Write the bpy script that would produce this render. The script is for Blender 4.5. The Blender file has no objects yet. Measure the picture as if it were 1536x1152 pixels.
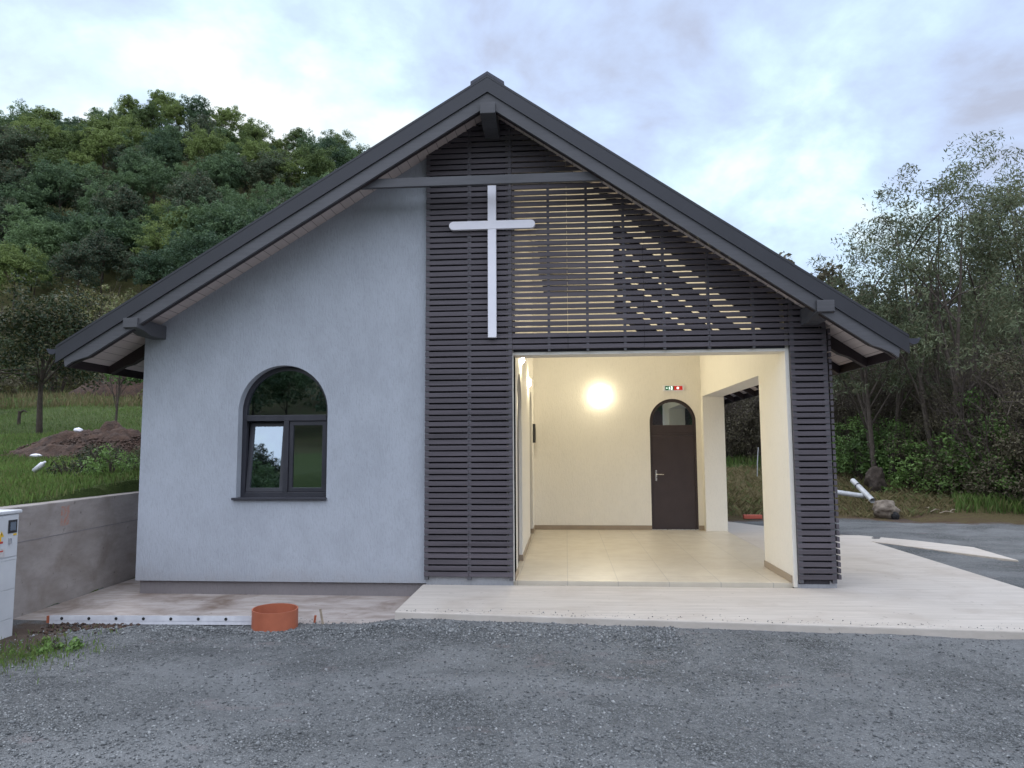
import bpy, math, random
import numpy as np
from mathutils import Matrix, Vector, Euler

S = bpy.context.scene
COL = S.collection
R = math.radians

# ------------------------------------------------------------------ camera
CAMH = 1.6
yaw, pitch, roll = R(4.338), R(5.116), R(-.3034)
fw = Vector((-math.sin(yaw)*math.cos(pitch), math.cos(yaw)*math.cos(pitch), math.sin(pitch)))
rt = Vector((math.cos(yaw), math.sin(yaw), 0)); up = rt.cross(fw)
r2 = rt*math.cos(roll)+up*math.sin(roll); u2 = -rt*math.sin(roll)+up*math.cos(roll)
cd = bpy.data.cameras.new('camera'); cam = bpy.data.objects.new('camera', cd); COL.objects.link(cam)
m = Matrix.Identity(4)
for i in range(3):
    m[i][0] = r2[i]; m[i][1] = u2[i]; m[i][2] = -fw[i]
m[2][3] = CAMH
cam.matrix_world = m
cd.sensor_width = 36; cd.lens = 1056.3/1536*36; cd.clip_start = .05; cd.clip_end = 2000
S.camera = cam

# ------------------------------------------------------------------ sky
SUN_EL, SUN_ROT = R(9), R(-38)
W = bpy.data.worlds.new('World'); S.world = W; W.use_nodes = True
nt = W.node_tree; nt.nodes.clear()
def N(t, k, **a):
    n = t.nodes.new(k)
    for q, v in a.items():
        if q.startswith('i_'):
            key = q[2:]; key = int(key) if key.isdigit() else key.replace('_', ' ')
            n.inputs[key].default_value = v
        else: setattr(n, q, v)
    return n
def lk(t, a, b): t.links.new(a, b)
def ramp(t, fac, stops, interp='LINEAR'):
    n = t.nodes.new('ShaderNodeValToRGB'); n.color_ramp.interpolation = interp
    e = n.color_ramp.elements
    while len(e) < len(stops): e.new(.5)
    for k, (p, c) in enumerate(stops):
        e[k].position = p; e[k].color = c if len(c) == 4 else (*c, 1)
    lk(t, fac, n.inputs[0]); return n.outputs[0]
def mixc(t, fac, a, b, mode='MIX'):
    n = t.nodes.new('ShaderNodeMix'); n.data_type = 'RGBA'; n.blend_type = mode
    for s, v in ((n.inputs[0], fac), (n.inputs[6], a), (n.inputs[7], b)):
        if hasattr(v, 'is_output'): lk(t, v, s)
        else: s.default_value = v if isinstance(v, (int, float)) else (v if len(v) == 4 else (*v, 1))
    return n.outputs[2]
def mth(t, op, a, b=0., c=None, clamp=False):
    n = t.nodes.new('ShaderNodeMath'); n.operation = op; n.use_clamp = clamp
    for k, v in enumerate((a, b) if c is None else (a, b, c)):
        if hasattr(v, 'is_output'): lk(t, v, n.inputs[k])
        else: n.inputs[k].default_value = v
    return n.outputs[0]
sky = N(nt, 'ShaderNodeTexSky', sky_type='NISHITA', sun_disc=False, sun_elevation=SUN_EL, sun_rotation=SUN_ROT, altitude=300)
tc = N(nt, 'ShaderNodeTexCoord')
sep = N(nt, 'ShaderNodeSeparateXYZ'); lk(nt, tc.outputs['Generated'], sep.inputs[0])
zz = mth(nt, 'ADD', mth(nt, 'MAXIMUM', sep.outputs[2], 0.), .42)
cb = N(nt, 'ShaderNodeCombineXYZ')
lk(nt, mth(nt, 'DIVIDE', sep.outputs[0], zz), cb.inputs[0]); lk(nt, mth(nt, 'DIVIDE', sep.outputs[1], zz), cb.inputs[1])
def noise(t, vec, scale, detail=5, rough=.55, dist=0., ntype=None):
    n = N(t, 'ShaderNodeTexNoise'); n.inputs['Scale'].default_value = scale; n.inputs['Detail'].default_value = detail
    n.inputs['Roughness'].default_value = rough; n.inputs['Distortion'].default_value = dist
    lk(t, vec, n.inputs['Vector']); return n.outputs[0]
n1 = noise(nt, cb.outputs[0], 3.6, 7, .58, .25)
n2 = noise(nt, cb.outputs[0], 11., 5, .55, .2)
def blob(az, el, width):        # a broad bright or dark bank of cloud round one direction of the sky
    d = (math.sin(R(az))*math.cos(R(el)), math.cos(R(az))*math.cos(R(el)), math.sin(R(el)))
    v = N(nt, 'ShaderNodeVectorMath', operation='DOT_PRODUCT'); lk(nt, tc.outputs['Generated'], v.inputs[0]); v.inputs[1].default_value = d
    mr = N(nt, 'ShaderNodeMapRange', interpolation_type='SMOOTHSTEP'); lk(nt, v.outputs['Value'], mr.inputs[0])
    mr.inputs[1].default_value = math.cos(R(width)); mr.inputs[2].default_value = 1; mr.inputs[3].default_value = 0; mr.inputs[4].default_value = 1
    return mr.outputs[0]
cl = mth(nt, 'ADD', mth(nt, 'MULTIPLY', n1, .8), mth(nt, 'MULTIPLY', n2, .2))
for az, el, w_, k in ((-34, 27, 11, .13), (-19, 22, 13, .12), (15, 20, 9, .09), (22, 13, 8, .07), (-37, 35, 9, -.13), (-31, 24, 4, -.10), (29, 33, 13, -.09), (3, 31, 12, -.04), (-2, 33, 12, -.05), (21, 12, 6, -.04)):
    cl = mth(nt, 'ADD', cl, mth(nt, 'MULTIPLY', blob(az, el, w_), k))
cl = mth(nt, 'MULTIPLY_ADD', mth(nt, 'SUBTRACT', cl, .53), 1.6, .525)
cloud = ramp(nt, cl, [(.18, (3.3, 3.6, 4.6)), (.36, (3.85, 4.6, 6.3)), (.49, (4.3, 5.4, 7.3)), (.60, (4.9, 6.3, 7.3)), (.76, (6.4, 6.9, 7.2))])
skc = mixc(nt, .9, sky.outputs[0], cloud)
# brightness added to the unseen sky overhead and behind the viewer, as fill light
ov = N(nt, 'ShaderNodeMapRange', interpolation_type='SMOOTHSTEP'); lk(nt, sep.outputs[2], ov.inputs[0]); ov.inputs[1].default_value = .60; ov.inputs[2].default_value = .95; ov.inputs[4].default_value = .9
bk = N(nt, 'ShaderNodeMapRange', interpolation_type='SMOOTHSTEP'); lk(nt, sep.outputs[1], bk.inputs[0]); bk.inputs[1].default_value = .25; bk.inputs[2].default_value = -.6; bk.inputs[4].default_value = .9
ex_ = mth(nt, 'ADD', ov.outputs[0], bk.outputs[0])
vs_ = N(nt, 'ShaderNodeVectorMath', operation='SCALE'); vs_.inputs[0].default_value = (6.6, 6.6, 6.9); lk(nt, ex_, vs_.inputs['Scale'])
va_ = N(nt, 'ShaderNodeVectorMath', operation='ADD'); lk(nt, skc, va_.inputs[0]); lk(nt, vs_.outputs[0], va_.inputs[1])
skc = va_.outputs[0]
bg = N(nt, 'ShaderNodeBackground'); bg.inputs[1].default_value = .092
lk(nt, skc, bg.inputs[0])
wo = N(nt, 'ShaderNodeOutputWorld'); lk(nt, bg.outputs[0], wo.inputs[0])

sd = bpy.data.lights.new('sun', 'SUN'); sd.energy = .5; sd.angle = R(20); sd.color = (1, .96, .92)
so = bpy.data.objects.new('sun', sd); COL.objects.link(so)
az = R(-38)   # low in the sky, behind the wooded hill on the left
dv = Vector((math.sin(az)*math.cos(R(38)), math.cos(az)*math.cos(R(38)), math.sin(R(38))))
so.rotation_euler = dv.to_track_quat('Z', 'Y').to_euler()

S.view_settings.view_transform = 'Standard'; S.view_settings.look = 'None'
S.view_settings.exposure = 0.86; S.view_settings.gamma = 1
S.render.engine = 'CYCLES'
S.cycles.use_denoising = True
S.cycles.max_bounces = 8; S.cycles.diffuse_bounces = 4; S.cycles.transparent_max_bounces = 12
S.cycles.sample_clamp_indirect = 6

# ------------------------------------------------------------------ helpers
rng = np.random.default_rng(7)
random.seed(7)
def tag(o, label=None, cat=None, group=None, kind=None):
    for k, v in (('label', label), ('category', cat), ('group', group), ('kind', kind)):
        if v: o[k] = v
    return o
def empty(name, loc=(0, 0, 0), rz=0):
    o = bpy.data.objects.new(name, None); COL.objects.link(o); o.location = loc; o.rotation_euler = (0, 0, rz)
    o.empty_display_size = .2; return o
class MB:
    def __init__(s): s.v = []; s.f = []; s.uv = None
    def quad(s, *p):
        b = len(s.v); s.v += [tuple(q) for q in p]; s.f.append(tuple(range(b, b+len(p)))); return s
    def box(s, x0, x1, y0, y1, z0, z1, T=None):
        b = len(s.v)
        P = [(x, y, z) for z in (z0, z1) for y in (y0, y1) for x in (x0, x1)]
        if T: P = [tuple(T @ Vector(p)) for p in P]
        s.v += P
        s.f += [tuple(b+i for i in q) for q in ((0, 2, 3, 1), (4, 5, 7, 6), (0, 1, 5, 4), (2, 6, 7, 3), (0, 4, 6, 2), (1, 3, 7, 5))]
        return s
    def prism(s, poly, y0, y1, ax='y', T=None):
        # poly: list of (a, b); ax y: (x, z) extruded along y; ax z: (x, y) along z; ax x: (y, z) along x
        n = len(poly); b = len(s.v)
        def P(a, c, t): return {'y': (a, t, c), 'z': (a, c, t), 'x': (t, a, c)}[ax]
        V = [P(a, c, y0) for a, c in poly]+[P(a, c, y1) for a, c in poly]
        if T: V = [tuple(T @ Vector(p)) for p in V]
        s.v += V
        s.f.append(tuple(b+i for i in range(n))[::-1]); s.f.append(tuple(b+n+i for i in range(n)))
        for i in range(n):
            j = (i+1) % n; s.f.append((b+i, b+j, b+n+j, b+n+i))
        return s
    def tube(s, pts, rad, seg=8, cap=True):
        pts = [Vector(p) for p in pts]; b = len(s.v)
        if not hasattr(rad, '__len__'): rad = [rad]*len(pts)
        for i, p in enumerate(pts):
            d = (pts[min(i+1, len(pts)-1)]-pts[max(i-1, 0)]).normalized()
            a = d.orthogonal().normalized() if abs(d.z) > .9 else d.cross(Vector((0, 0, 1))).normalized()
            if abs(d.z) > .9: a = d.cross(Vector((0, 1, 0))).normalized()
            c = d.cross(a)
            for k in range(seg):
                t = 2*math.pi*k/seg; s.v.append(tuple(p+(a*math.cos(t)+c*math.sin(t))*rad[i]))
        for i in range(len(pts)-1):
            for k in range(seg):
                j = (k+1) % seg; s.f.append((b+i*seg+k, b+i*seg+j, b+(i+1)*seg+j, b+(i+1)*seg+k))
        if cap:
            s.f.append(tuple(b+k for k in range(seg))[::-1]); s.f.append(tuple(b+(len(pts)-1)*seg+k for k in range(seg)))
        return s
    def strip(s, outer, inner, y0, y1, ax='y', closed=False):
        # band between two outlines (lists of (a, b)), extruded
        n = len(outer); b = len(s.v)
        def P(a, c, t): return {'y': (a, t, c), 'x': (t, a, c)}[ax]
        for L in (outer, inner):
            for t in (y0, y1): s.v += [P(a, c, t) for a, c in L]
        o0, o1, i0, i1 = b, b+n, b+2*n, b+3*n
        for k in range(n if closed else n-1):
            j = (k+1) % n
            s.f += [(o0+k, i0+k, i0+j, o0+j), (o1+k, o1+j, i1+j, i1+k), (o0+k, o0+j, o1+j, o1+k), (i0+k, i1+k, i1+j, i0+j)]
        if not closed:
            for k in (0, n-1): s.f.append((o0+k, o1+k, i1+k, i0+k))
        return s
    def wall(s, ss, z0, top, hole, P):
        # a wall of vertical strips: ss sample positions, top(s), hole(s0, s1) -> None or (lo(s), hi(s)); P(s, z, d) places it, d 0 front, 1 back
        for a, c in zip(ss[:-1], ss[1:]):
            h = hole(a, c)
            parts = [((z0, z0), (top(a), top(c)))] if h is None else [((z0, z0), (h[0], h[0])), ((h[1](a), h[1](c)), (top(a), top(c)))]
            for (l0, l1), (t0, t1) in parts:
                if t0-l0 < 1e-4 and t1-l1 < 1e-4: continue
                for d in (0, 1): s.quad(P(a, l0, d), P(c, l1, d), P(c, t1, d), P(a, t0, d))
            if h is not None:
                s.quad(P(a, h[1](a), 0), P(c, h[1](c), 0), P(c, h[1](c), 1), P(a, h[1](a), 1))
                if h[0] > z0: s.quad(P(a, h[0], 0), P(c, h[0], 0), P(c, h[0], 1), P(a, h[0], 1))
        # jambs
        for i in range(1, len(ss)-1):
            h0, h1 = hole(ss[i-1], ss[i]), hole(ss[i], ss[i+1])
            if (h0 is None) != (h1 is None):
                h = h0 or h1; a = ss[i]
                s.quad(P(a, h[0], 0), P(a, h[1](a), 0), P(a, h[1](a), 1), P(a, h[0], 1))
        for i in (0, -1):
            a = ss[i]; s.quad(P(a, z0, 0), P(a, top(a), 0), P(a, top(a), 1), P(a, z0, 1))
        return s
    def build(s, name, mat, parent=None, bevel=0, smooth=False, recalc=True):
        me = bpy.data.meshes.new(name); me.from_pydata(s.v, [], s.f); me.materials.append(mat)
        if recalc:
            import bmesh
            bm = bmesh.new(); bm.from_mesh(me); bmesh.ops.remove_doubles(bm, verts=bm.verts, dist=1e-5)
            bmesh.ops.recalc_face_normals(bm, faces=bm.faces)
            bm.to_mesh(me); bm.free()
        if smooth:
            for p in me.polygons: p.use_smooth = True
        o = bpy.data.objects.new(name, me); COL.objects.link(o)
        if parent: o.parent = parent
        if bevel:
            b = o.modifiers.new('bevel', 'BEVEL'); b.width = bevel; b.segments = 2; b.limit_method = 'ANGLE'; b.angle_limit = R(40)
        return o
def npmesh(name, V, F, mat, parent=None, attrs=None, smooth=False):
    V = np.asarray(V, np.float32); F = np.asarray(F, np.int32); k = F.shape[1]
    me = bpy.data.meshes.new(name); me.vertices.add(len(V)); me.vertices.foreach_set('co', V.ravel())
    me.loops.add(F.size); me.loops.foreach_set('vertex_index', F.ravel())
    me.polygons.add(len(F)); me.polygons.foreach_set('loop_start', np.arange(0, F.size, k, dtype=np.int32))
    me.polygons.foreach_set('loop_total', np.full(len(F), k, np.int32))
    if smooth: me.polygons.foreach_set('use_smooth', np.ones(len(F), bool))
    me.materials.append(mat)
    for q, a in (attrs or {}).items():
        at = me.attributes.new(q, 'FLOAT', 'POINT'); at.data.foreach_set('value', np.asarray(a, np.float32))
    me.update(calc_edges=True); me.validate()
    o = bpy.data.objects.new(name, me); COL.objects.link(o)
    if parent: o.parent = parent
    return o
def copy_tree(o, parent=None):
    c = o.copy(); COL.objects.link(c); c.parent = parent
    for ch in list(o.children): copy_tree(ch, c)
    return c

# value noise for terrain
def vnoise(x, y, seed=0):
    x = np.asarray(x, float); y = np.asarray(y, float)
    xi = np.floor(x).astype(np.int64); yi = np.floor(y).astype(np.int64); xf = x-xi; yf = y-yi
    def h(a, b):
        n = (a*374761393+b*668265263+seed*974634777) & 0xffffffff
        n = ((n ^ (n >> 13))*1274126177) & 0xffffffff
        return ((n ^ (n >> 16)) & 0xffff)/65535.
    u = xf*xf*(3-2*xf); v = yf*yf*(3-2*yf)
    return (h(xi, yi)*(1-u)+h(xi+1, yi)*u)*(1-v)+(h(xi, yi+1)*(1-u)+h(xi+1, yi+1)*u)*v
def fbm(x, y, seed=0, o=4):
    t = 0; a = .5; f = 1
    for k in range(o): t = t+a*vnoise(np.asarray(x)*f, np.asarray(y)*f, seed+k); a *= .5; f *= 2.1
    return t-.47

# ------------------------------------------------------------------ materials
def base_mat(name, rough=.7, metal=0., spec=.5):
    mt = bpy.data.materials.new(name); mt.use_nodes = True; t = mt.node_tree
    b = t.nodes['Principled BSDF']; b.inputs['Roughness'].default_value = rough; b.inputs['Metallic'].default_value = metal
    b.inputs['Specular IOR Level'].default_value = spec
    return mt, t, b
def coords(t, scale=(1, 1, 1), kind='Object'):
    c = N(t, 'ShaderNodeTexCoord'); mp = N(t, 'ShaderNodeMapping'); mp.inputs['Scale'].default_value = scale
    lk(t, c.outputs[kind], mp.inputs[0]); return mp.outputs[0]
def bump(t, b, h, strength, dist=.01):
    n = N(t, 'ShaderNodeBump'); n.inputs['Strength'].default_value = strength; n.inputs['Distance'].default_value = dist
    lk(t, h, n.inputs['Height']); lk(t, n.outputs[0], b.inputs['Normal']); return n
def simple(name, c1, c2=None, scale=4, rough=.6, metal=0., bs=0, bscale=60, bd=.002, spec=.5, stretch=(1, 1, 1)):
    mt, t, b = base_mat(name, rough, metal, spec)
    v = coords(t, stretch)
    c2 = c2 or tuple(x*.82 for x in c1)
    f = noise(t, v, scale, 6, .6)
    lk(t, ramp(t, f, [(.32, c2), (.68, c1)]), b.inputs['Base Color'])
    rr = mth(t, 'ADD', mth(t, 'MULTIPLY', f, .25), rough-.12); lk(t, rr, b.inputs['Roughness'])
    if bs: bump(t, b, noise(t, v, bscale, 3, .6), bs, bd)
    return mt
M = {}
def plaster(name, c1, c2, grain=1.0, mot=1.0):
    mt, t, b = base_mat(name, .9, 0, .25)
    v = coords(t)
    big = noise(t, v, .9, 4, .6); fine = noise(t, v, 55, 3, .7)
    vs = coords(t, (60, 60, 14)); worm = noise(t, vs, 1, 2, .6, .6)
    col = mixc(t, mth(t, 'MULTIPLY', big, 1.0), c2, c1)
    col = mixc(t, mth(t, 'MULTIPLY', ramp(t, worm, [(.36, (1, 1, 1)), (.5, (0, 0, 0))]), .22*mot), col, tuple(x*.55 for x in c1))
    mid = noise(t, coords(t, (1, 1, .6)), 4.5, 5, .65)
    col = mixc(t, ramp(t, mid, [(.40, (0, 0, 0)), (.66, (.34*mot*mot,)*3)]), col, tuple(x*.66 for x in c1))
    sp_z = N(t, 'ShaderNodeSeparateXYZ'); lk(t, v, sp_z.inputs[0])
    spl = mth(t, 'MULTIPLY', mth(t, 'SUBTRACT', .42, mth(t, 'ADD', sp_z.outputs[2], mth(t, 'MULTIPLY', mid, .55))), 3.2, clamp=True)   # rain splash low on the wall
    col = mixc(t, mth(t, 'MULTIPLY', spl, .55 if name == 'grey_plaster' else .15), col, (c1[0]*.55, c1[1]*.47, c1[2]*.40))
    lk(t, col, b.inputs['Base Color'])
    bump(t, b, mth(t, 'ADD', mth(t, 'MULTIPLY', fine, .35), worm), .75*grain, .008)
    return mt
M['grey_plaster'] = plaster('grey_plaster', (.415, .44, .49), (.335, .36, .41))
M['dark_plaster'] = plaster('dark_plaster', (.07, .068, .08), (.05, .05, .06))
M['cream'] = plaster('cream_plaster', (.82, .785, .72), (.77, .735, .67), .6, .4)
M['plinth'] = plaster('plinth_plaster', (.27, .25, .26), (.18, .165, .17))
M['lilac'] = plaster('pale_plinth', (.42, .43, .46), (.34, .35, .38))
def concrete(name, c1, c2, stain, amt=.5, streak=(1, 1, 1)):
    mt, t, b = base_mat(name, .85, 0, .3)
    v = coords(t, kind='Object'); vs = coords(t, streak)
    f1 = noise(t, v, 1.3, 6, .62, .5); f2 = noise(t, vs, 5, 6, .7, .2); f3 = noise(t, v, 45, 3, .6)
    c = mixc(t, ramp(t, f2, [(.35, (0, 0, 0)), (.65, (1, 1, 1))]), c2, c1)
    st = ramp(t, f1, [(.48, (0, 0, 0)), (.68, (1, 1, 1))])
    c = mixc(t, mth(t, 'MULTIPLY', st, amt), c, stain)
    sp = ramp(t, noise(t, v, 14, 2, .5), [(.70, (0, 0, 0)), (.76, (1, 1, 1))])
    c = mixc(t, mth(t, 'MULTIPLY', sp, .5), c, tuple(x*.6 for x in stain))
    lk(t, c, b.inputs['Base Color'])
    bump(t, b, mth(t, 'ADD', mth(t, 'MULTIPLY', f3, .4), f2), .35, .006)
    return mt
M['slab'] = concrete('pale_concrete', (.53, .48, .435), (.43, .39, .35), (.36, .305, .26), .5, (.22, 3.6, 1))
M['lower_slab'] = concrete('stained_concrete', (.42, .375, .355), (.29, .245, .22), (.16, .115, .09), .95, (.5, 1.6, 1))
M['wall_conc'] = concrete('cast_concrete', (.35, .315, .30), (.27, .24, .228), (.18, .145, .12), .6, (1, .5, 1.5))
def wood(name, c, rough=.5, grain=(2, 30, 30), rows=(.5, .3, .5)):
    mt, t, b = base_mat(name, rough, 0, .4)
    v = coords(t, grain); f = noise(t, v, 1.5, 5, .6, .3); g = noise(t, coords(t, rows), 1., 2, .5)
    ff = mth(t, 'ADD', mth(t, 'MULTIPLY', f, .45), mth(t, 'MULTIPLY_ADD', g, .9, -.17))
    lk(t, ramp(t, ff, [(.3, tuple(x*.72 for x in c)), (.7, tuple(min(1, x*1.22) for x in c))]), b.inputs['Base Color'])
    bump(t, b, f, .2, .002)
    return mt
M['slat'] = wood('slat_paint', (.082, .071, .083), .6, rows=(.55, .2, 13.95))
M['beam'] = wood('beam_paint', (.082, .082, .092), .55)
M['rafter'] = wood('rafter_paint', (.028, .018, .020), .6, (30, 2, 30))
M['verge'] = simple('roof_metal', (.033, .034, .042), (.025, .026, .032), 2.5, .42, .35)
M['gutter'] = simple('gutter_metal', (.042, .044, .060), None, 3, .4, .4)
M['frame'] = simple('window_frame_paint', (.034, .034, .045), (.026, .026, .034), 6, .38)
M['door'] = simple('door_paint', (.048, .034, .038), (.038, .027, .030), 4, .4)
M['steel'] = simple('brushed_steel', (.62, .62, .64), None, 20, .28, .9)
M['white'] = simple('white_paint', (.80, .78, .84), (.72, .71, .78), 3, .38)
M['dark'] = simple('dark_plastic', (.02, .02, .022), None, 8, .4)
M['cab'] = simple('cabinet_polyester', (.58, .59, .62), (.50, .51, .54), 2.5, .5, bs=.05)
M['terra'] = simple('terracotta_plastic', (.42, .125, .065), (.33, .095, .05), 5, .5, bs=.1, bscale=20)
M['skirt'] = simple('skirting_tile', (.34, .27, .20), (.28, .22, .165), 6, .35)
M['alu'] = simple('white_profile', (.70, .70, .74), (.55, .55, .60), 7, .42)
M['hole'] = simple('black_rubber', (.012, .012, .014), None, 5, .8)
M['pvc'] = simple('grey_pipe_plastic', (.52, .53, .55), (.38, .38, .39), 5, .45)
M['yellow'] = simple('yellow_sticker', (.80, .50, .03), None, 5, .4)
M['red'] = simple('red_sticker', (.55, .045, .03), None, 5, .4)
M['label'] = simple('paper_label', (.62, .60, .60), (.45, .42, .42), 30, .5)
M['interior'] = simple('interior_paint', (.25, .24, .22), None, 3, .9)
M['bark'] = simple('bark', (.085, .065, .052), (.04, .03, .025), 9, .95, bs=.8, bscale=25, bd=.02)
M['palebark'] = simple('pale_bark', (.13, .105, .088), (.07, .055, .046), 9, .95, bs=.8, bscale=25, bd=.02)
M['soil'] = simple('red_soil', (.105, .062, .045), (.038, .024, .019), 5, .95, bs=1, bscale=18, bd=.05)
M['brick'] = simple('red_plastic', (.50, .11, .07), None, 5, .6)
M['stone'] = simple('rough_stone', (.26, .22, .18), (.12, .095, .075), 6, .95, bs=1, bscale=14, bd=.03)
M['wooddry'] = simple('dry_wood', (.36, .30, .23), (.2, .16, .12), 14, .9)
# soffit boards, tongue and groove across the slope
mt, t, b = base_mat('soffit_boards', .6, 0, .35); M['soffit'] = mt
v = coords(t); sx = N(t, 'ShaderNodeSeparateXYZ'); lk(t, v, sx.inputs[0])
w1 = mth(t, 'FRACT', mth(t, 'MULTIPLY', sx.outputs[0], 8.3)); line = mth(t, 'LESS_THAN', w1, .06)
g1 = noise(t, coords(t, (30, 2, 2)), 1.2, 5, .6)
cc = mixc(t, g1, (.48, .41, .39), (.64, .56, .53)); cc = mixc(t, mth(t, 'MULTIPLY', line, .7), cc, (.14, .11, .10))
lk(t, cc, b.inputs['Base Color']); bump(t, b, mth(t, 'SUBTRACT', 1., line), .5, .004)
# tiles
mt, t, b = base_mat('floor_tiles', .38, 0, .5); M['tile'] = mt
v = coords(t); br = N(t, 'ShaderNodeTexBrick', offset=0.0); lk(t, v, br.inputs[0])
br.inputs['Scale'].default_value = 1; br.inputs['Brick Width'].default_value = .6; br.inputs['Row Height'].default_value = .6
br.inputs['Mortar Size'].default_value = .006; br.inputs['Mortar Smooth'].default_value = .3
br.inputs['Color1'].default_value = (.60, .54, .44, 1); br.inputs['Color2'].default_value = (.57, .51, .42, 1); br.inputs['Mortar'].default_value = (.42, .38, .32, 1)
ns = noise(t, v, 3, 6, .65)
c = mixc(t, ramp(t, ns, [(.4, (0, 0, 0)), (.75, (.5, .5, .5))]), br.outputs[0], (.42, .36, .29))
lk(t, c, b.inputs['Base Color']); lk(t, mth(t, 'ADD', mth(t, 'MULTIPLY', ns, .4), .2), b.inputs['Roughness'])
# glass
mt = bpy.data.materials.new('window_glass'); mt.use_nodes = True; t = mt.node_tree; t.nodes.clear(); M['glass'] = mt
gl = N(t, 'ShaderNodeBsdfGlossy'); gl.inputs['Roughness'].default_value = .015; gl.inputs['Color'].default_value = (.76, .86, .96, 1)
tr = N(t, 'ShaderNodeBsdfTransparent'); tr.inputs[0].default_value = (.40, .46, .46, 1)
fr = N(t, 'ShaderNodeFresnel'); fr.inputs[0].default_value = 1.5
mx = N(t, 'ShaderNodeMixShader'); lk(t, mth(t, 'ADD', mth(t, 'MULTIPLY', fr.outputs[0], .9), .30, clamp=True), mx.inputs[0])
lk(t, tr.outputs[0], mx.inputs[1]); lk(t, gl.outputs[0], mx.inputs[2])
o_ = N(t, 'ShaderNodeOutputMaterial'); lk(t, mx.outputs[0], o_.inputs[0])
def emit(name, c, s):
    mt = bpy.data.materials.new(name); mt.use_nodes = True; t = mt.node_tree; t.nodes.clear()
    e = N(t, 'ShaderNodeEmission'); e.inputs[0].default_value = (*c, 1); e.inputs[1].default_value = s
    o = N(t, 'ShaderNodeOutputMaterial'); lk(t, e.outputs[0], o.inputs[0]); return mt
M['lamp'] = emit('lamp_glass', (1, .90, .64), 290)
M['sign_green'] = emit('sign_green', (.01, .07, .03), 1.0)
M['sign_white'] = emit('sign_white', (.85, 1, .85), 1.0)
M['sign_red'] = emit('sign_red', (.30, .02, .015), 1.0)
# gravel
def gravel_mat():
    mt, t, b = base_mat('gravel', .9, 0, .3)
    v = coords(t)
    def vor(s):
        n = N(t, 'ShaderNodeTexVoronoi'); n.inputs['Scale'].default_value = s; lk(t, v, n.inputs['Vector']); return n
    a, c2 = vor(95), vor(38)
    g = mth(t, 'ADD', mth(t, 'MULTIPLY', N_sep(t, a.outputs['Color']), .6), mth(t, 'MULTIPLY', N_sep(t, c2.outputs['Color']), .4))
    col = ramp(t, g, [(.10, (.085, .088, .090)), (.45, (.165, .172, .176)), (.75, (.245, .252, .256)), (.95, (.35, .355, .355))])
    dk = ramp(t, a.outputs['Distance'], [(.25, (1, 1, 1)), (.62, (.45, .45, .45))])
    col = mixc(t, 1., col, dk, 'MULTIPLY')
    big = noise(t, v, .7, 5, .6, .6)
    col = mixc(t, ramp(t, big, [(.40, (0, 0, 0)), (.60, (.55, .55, .55))]), col, (.245, .250, .255))
    big2 = noise(t, coords(t, (.7, 1.5, 1)), 1.9, 5, .65, .4)
    col = mixc(t, ramp(t, big2, [(.50, (0, 0, 0)), (.68, (.5, .5, .5))]), col, (.085, .088, .092))
    # compacted, paler wheel tracks running across the yard
    sy = N(t, 'ShaderNodeSeparateXYZ'); lk(t, v, sy.inputs[0])
    yw = mth(t, 'ADD', mth(t, 'ADD', sy.outputs[1], mth(t, 'MULTIPLY', sy.outputs[0], .07)), mth(t, 'MULTIPLY', noise(t, v, .45, 3, .5), .9))
    band = ramp(t, mth(t, 'PINGPONG', mth(t, 'ADD', yw, .35), .78), [(.0, (1, 1, 1)), (.16, (.7, .7, .7)), (.34, (0, 0, 0))])
    band = mth(t, 'MULTIPLY', band, ramp(t, noise(t, v, 2.2, 4, .6), [(.35, (.1, .1, .1)), (.62, (.6, .6, .6))]))
    col = mixc(t, band, col, (.245, .250, .256))
    pk = noise(t, coords(t, (1.0, 2.2, 1)), 1.6, 4, .6)
    col = mixc(t, ramp(t, pk, [(.60, (0, 0, 0)), (.75, (.45, .45, .45))]), col, (.25, .19, .185))
    at = N(t, 'ShaderNodeAttribute', attribute_name='dirt')
    nd = noise(t, v, 7, 4, .6)
    fd = mth(t, 'MULTIPLY', mth(t, 'SUBTRACT', mth(t, 'ADD', at.outputs['Fac'], mth(t, 'MULTIPLY', nd, .8)), .85), 4, clamp=True)
    col = mixc(t, fd, col, mixc(t, nd, (.06, .042, .032), (.14, .10, .078)))
    lk(t, col, b.inputs['Base Color'])
    hh = mth(t, 'SUBTRACT', mth(t, 'MULTIPLY', N_sep(t, a.outputs['Color']), .7), a.outputs['Distance'])
    hh = mth(t, 'ADD', hh, mth(t, 'MULTIPLY', N_sep(t, c2.outputs['Color']), .6))
    bump(t, b, hh, .9, .012)
    return mt
def N_sep(t, c):
    n = t.nodes.new('ShaderNodeSeparateColor'); lk(t, c, n.inputs[0]); return n.outputs[0]
M['gravel'] = gravel_mat()
def stone_mat():
    mt, t, b = base_mat('gravel_stone', .9, 0, .3)
    a = N(t, 'ShaderNodeAttribute', attribute_name='tone')
    lk(t, ramp(t, a.outputs['Fac'], [(0, (.08, .083, .087)), (.5, (.165, .172, .177)), (.85, (.24, .247, .252)), (1, (.34, .345, .345))]), b.inputs['Base Color'])
    return mt
M['pebble'] = stone_mat()
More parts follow.
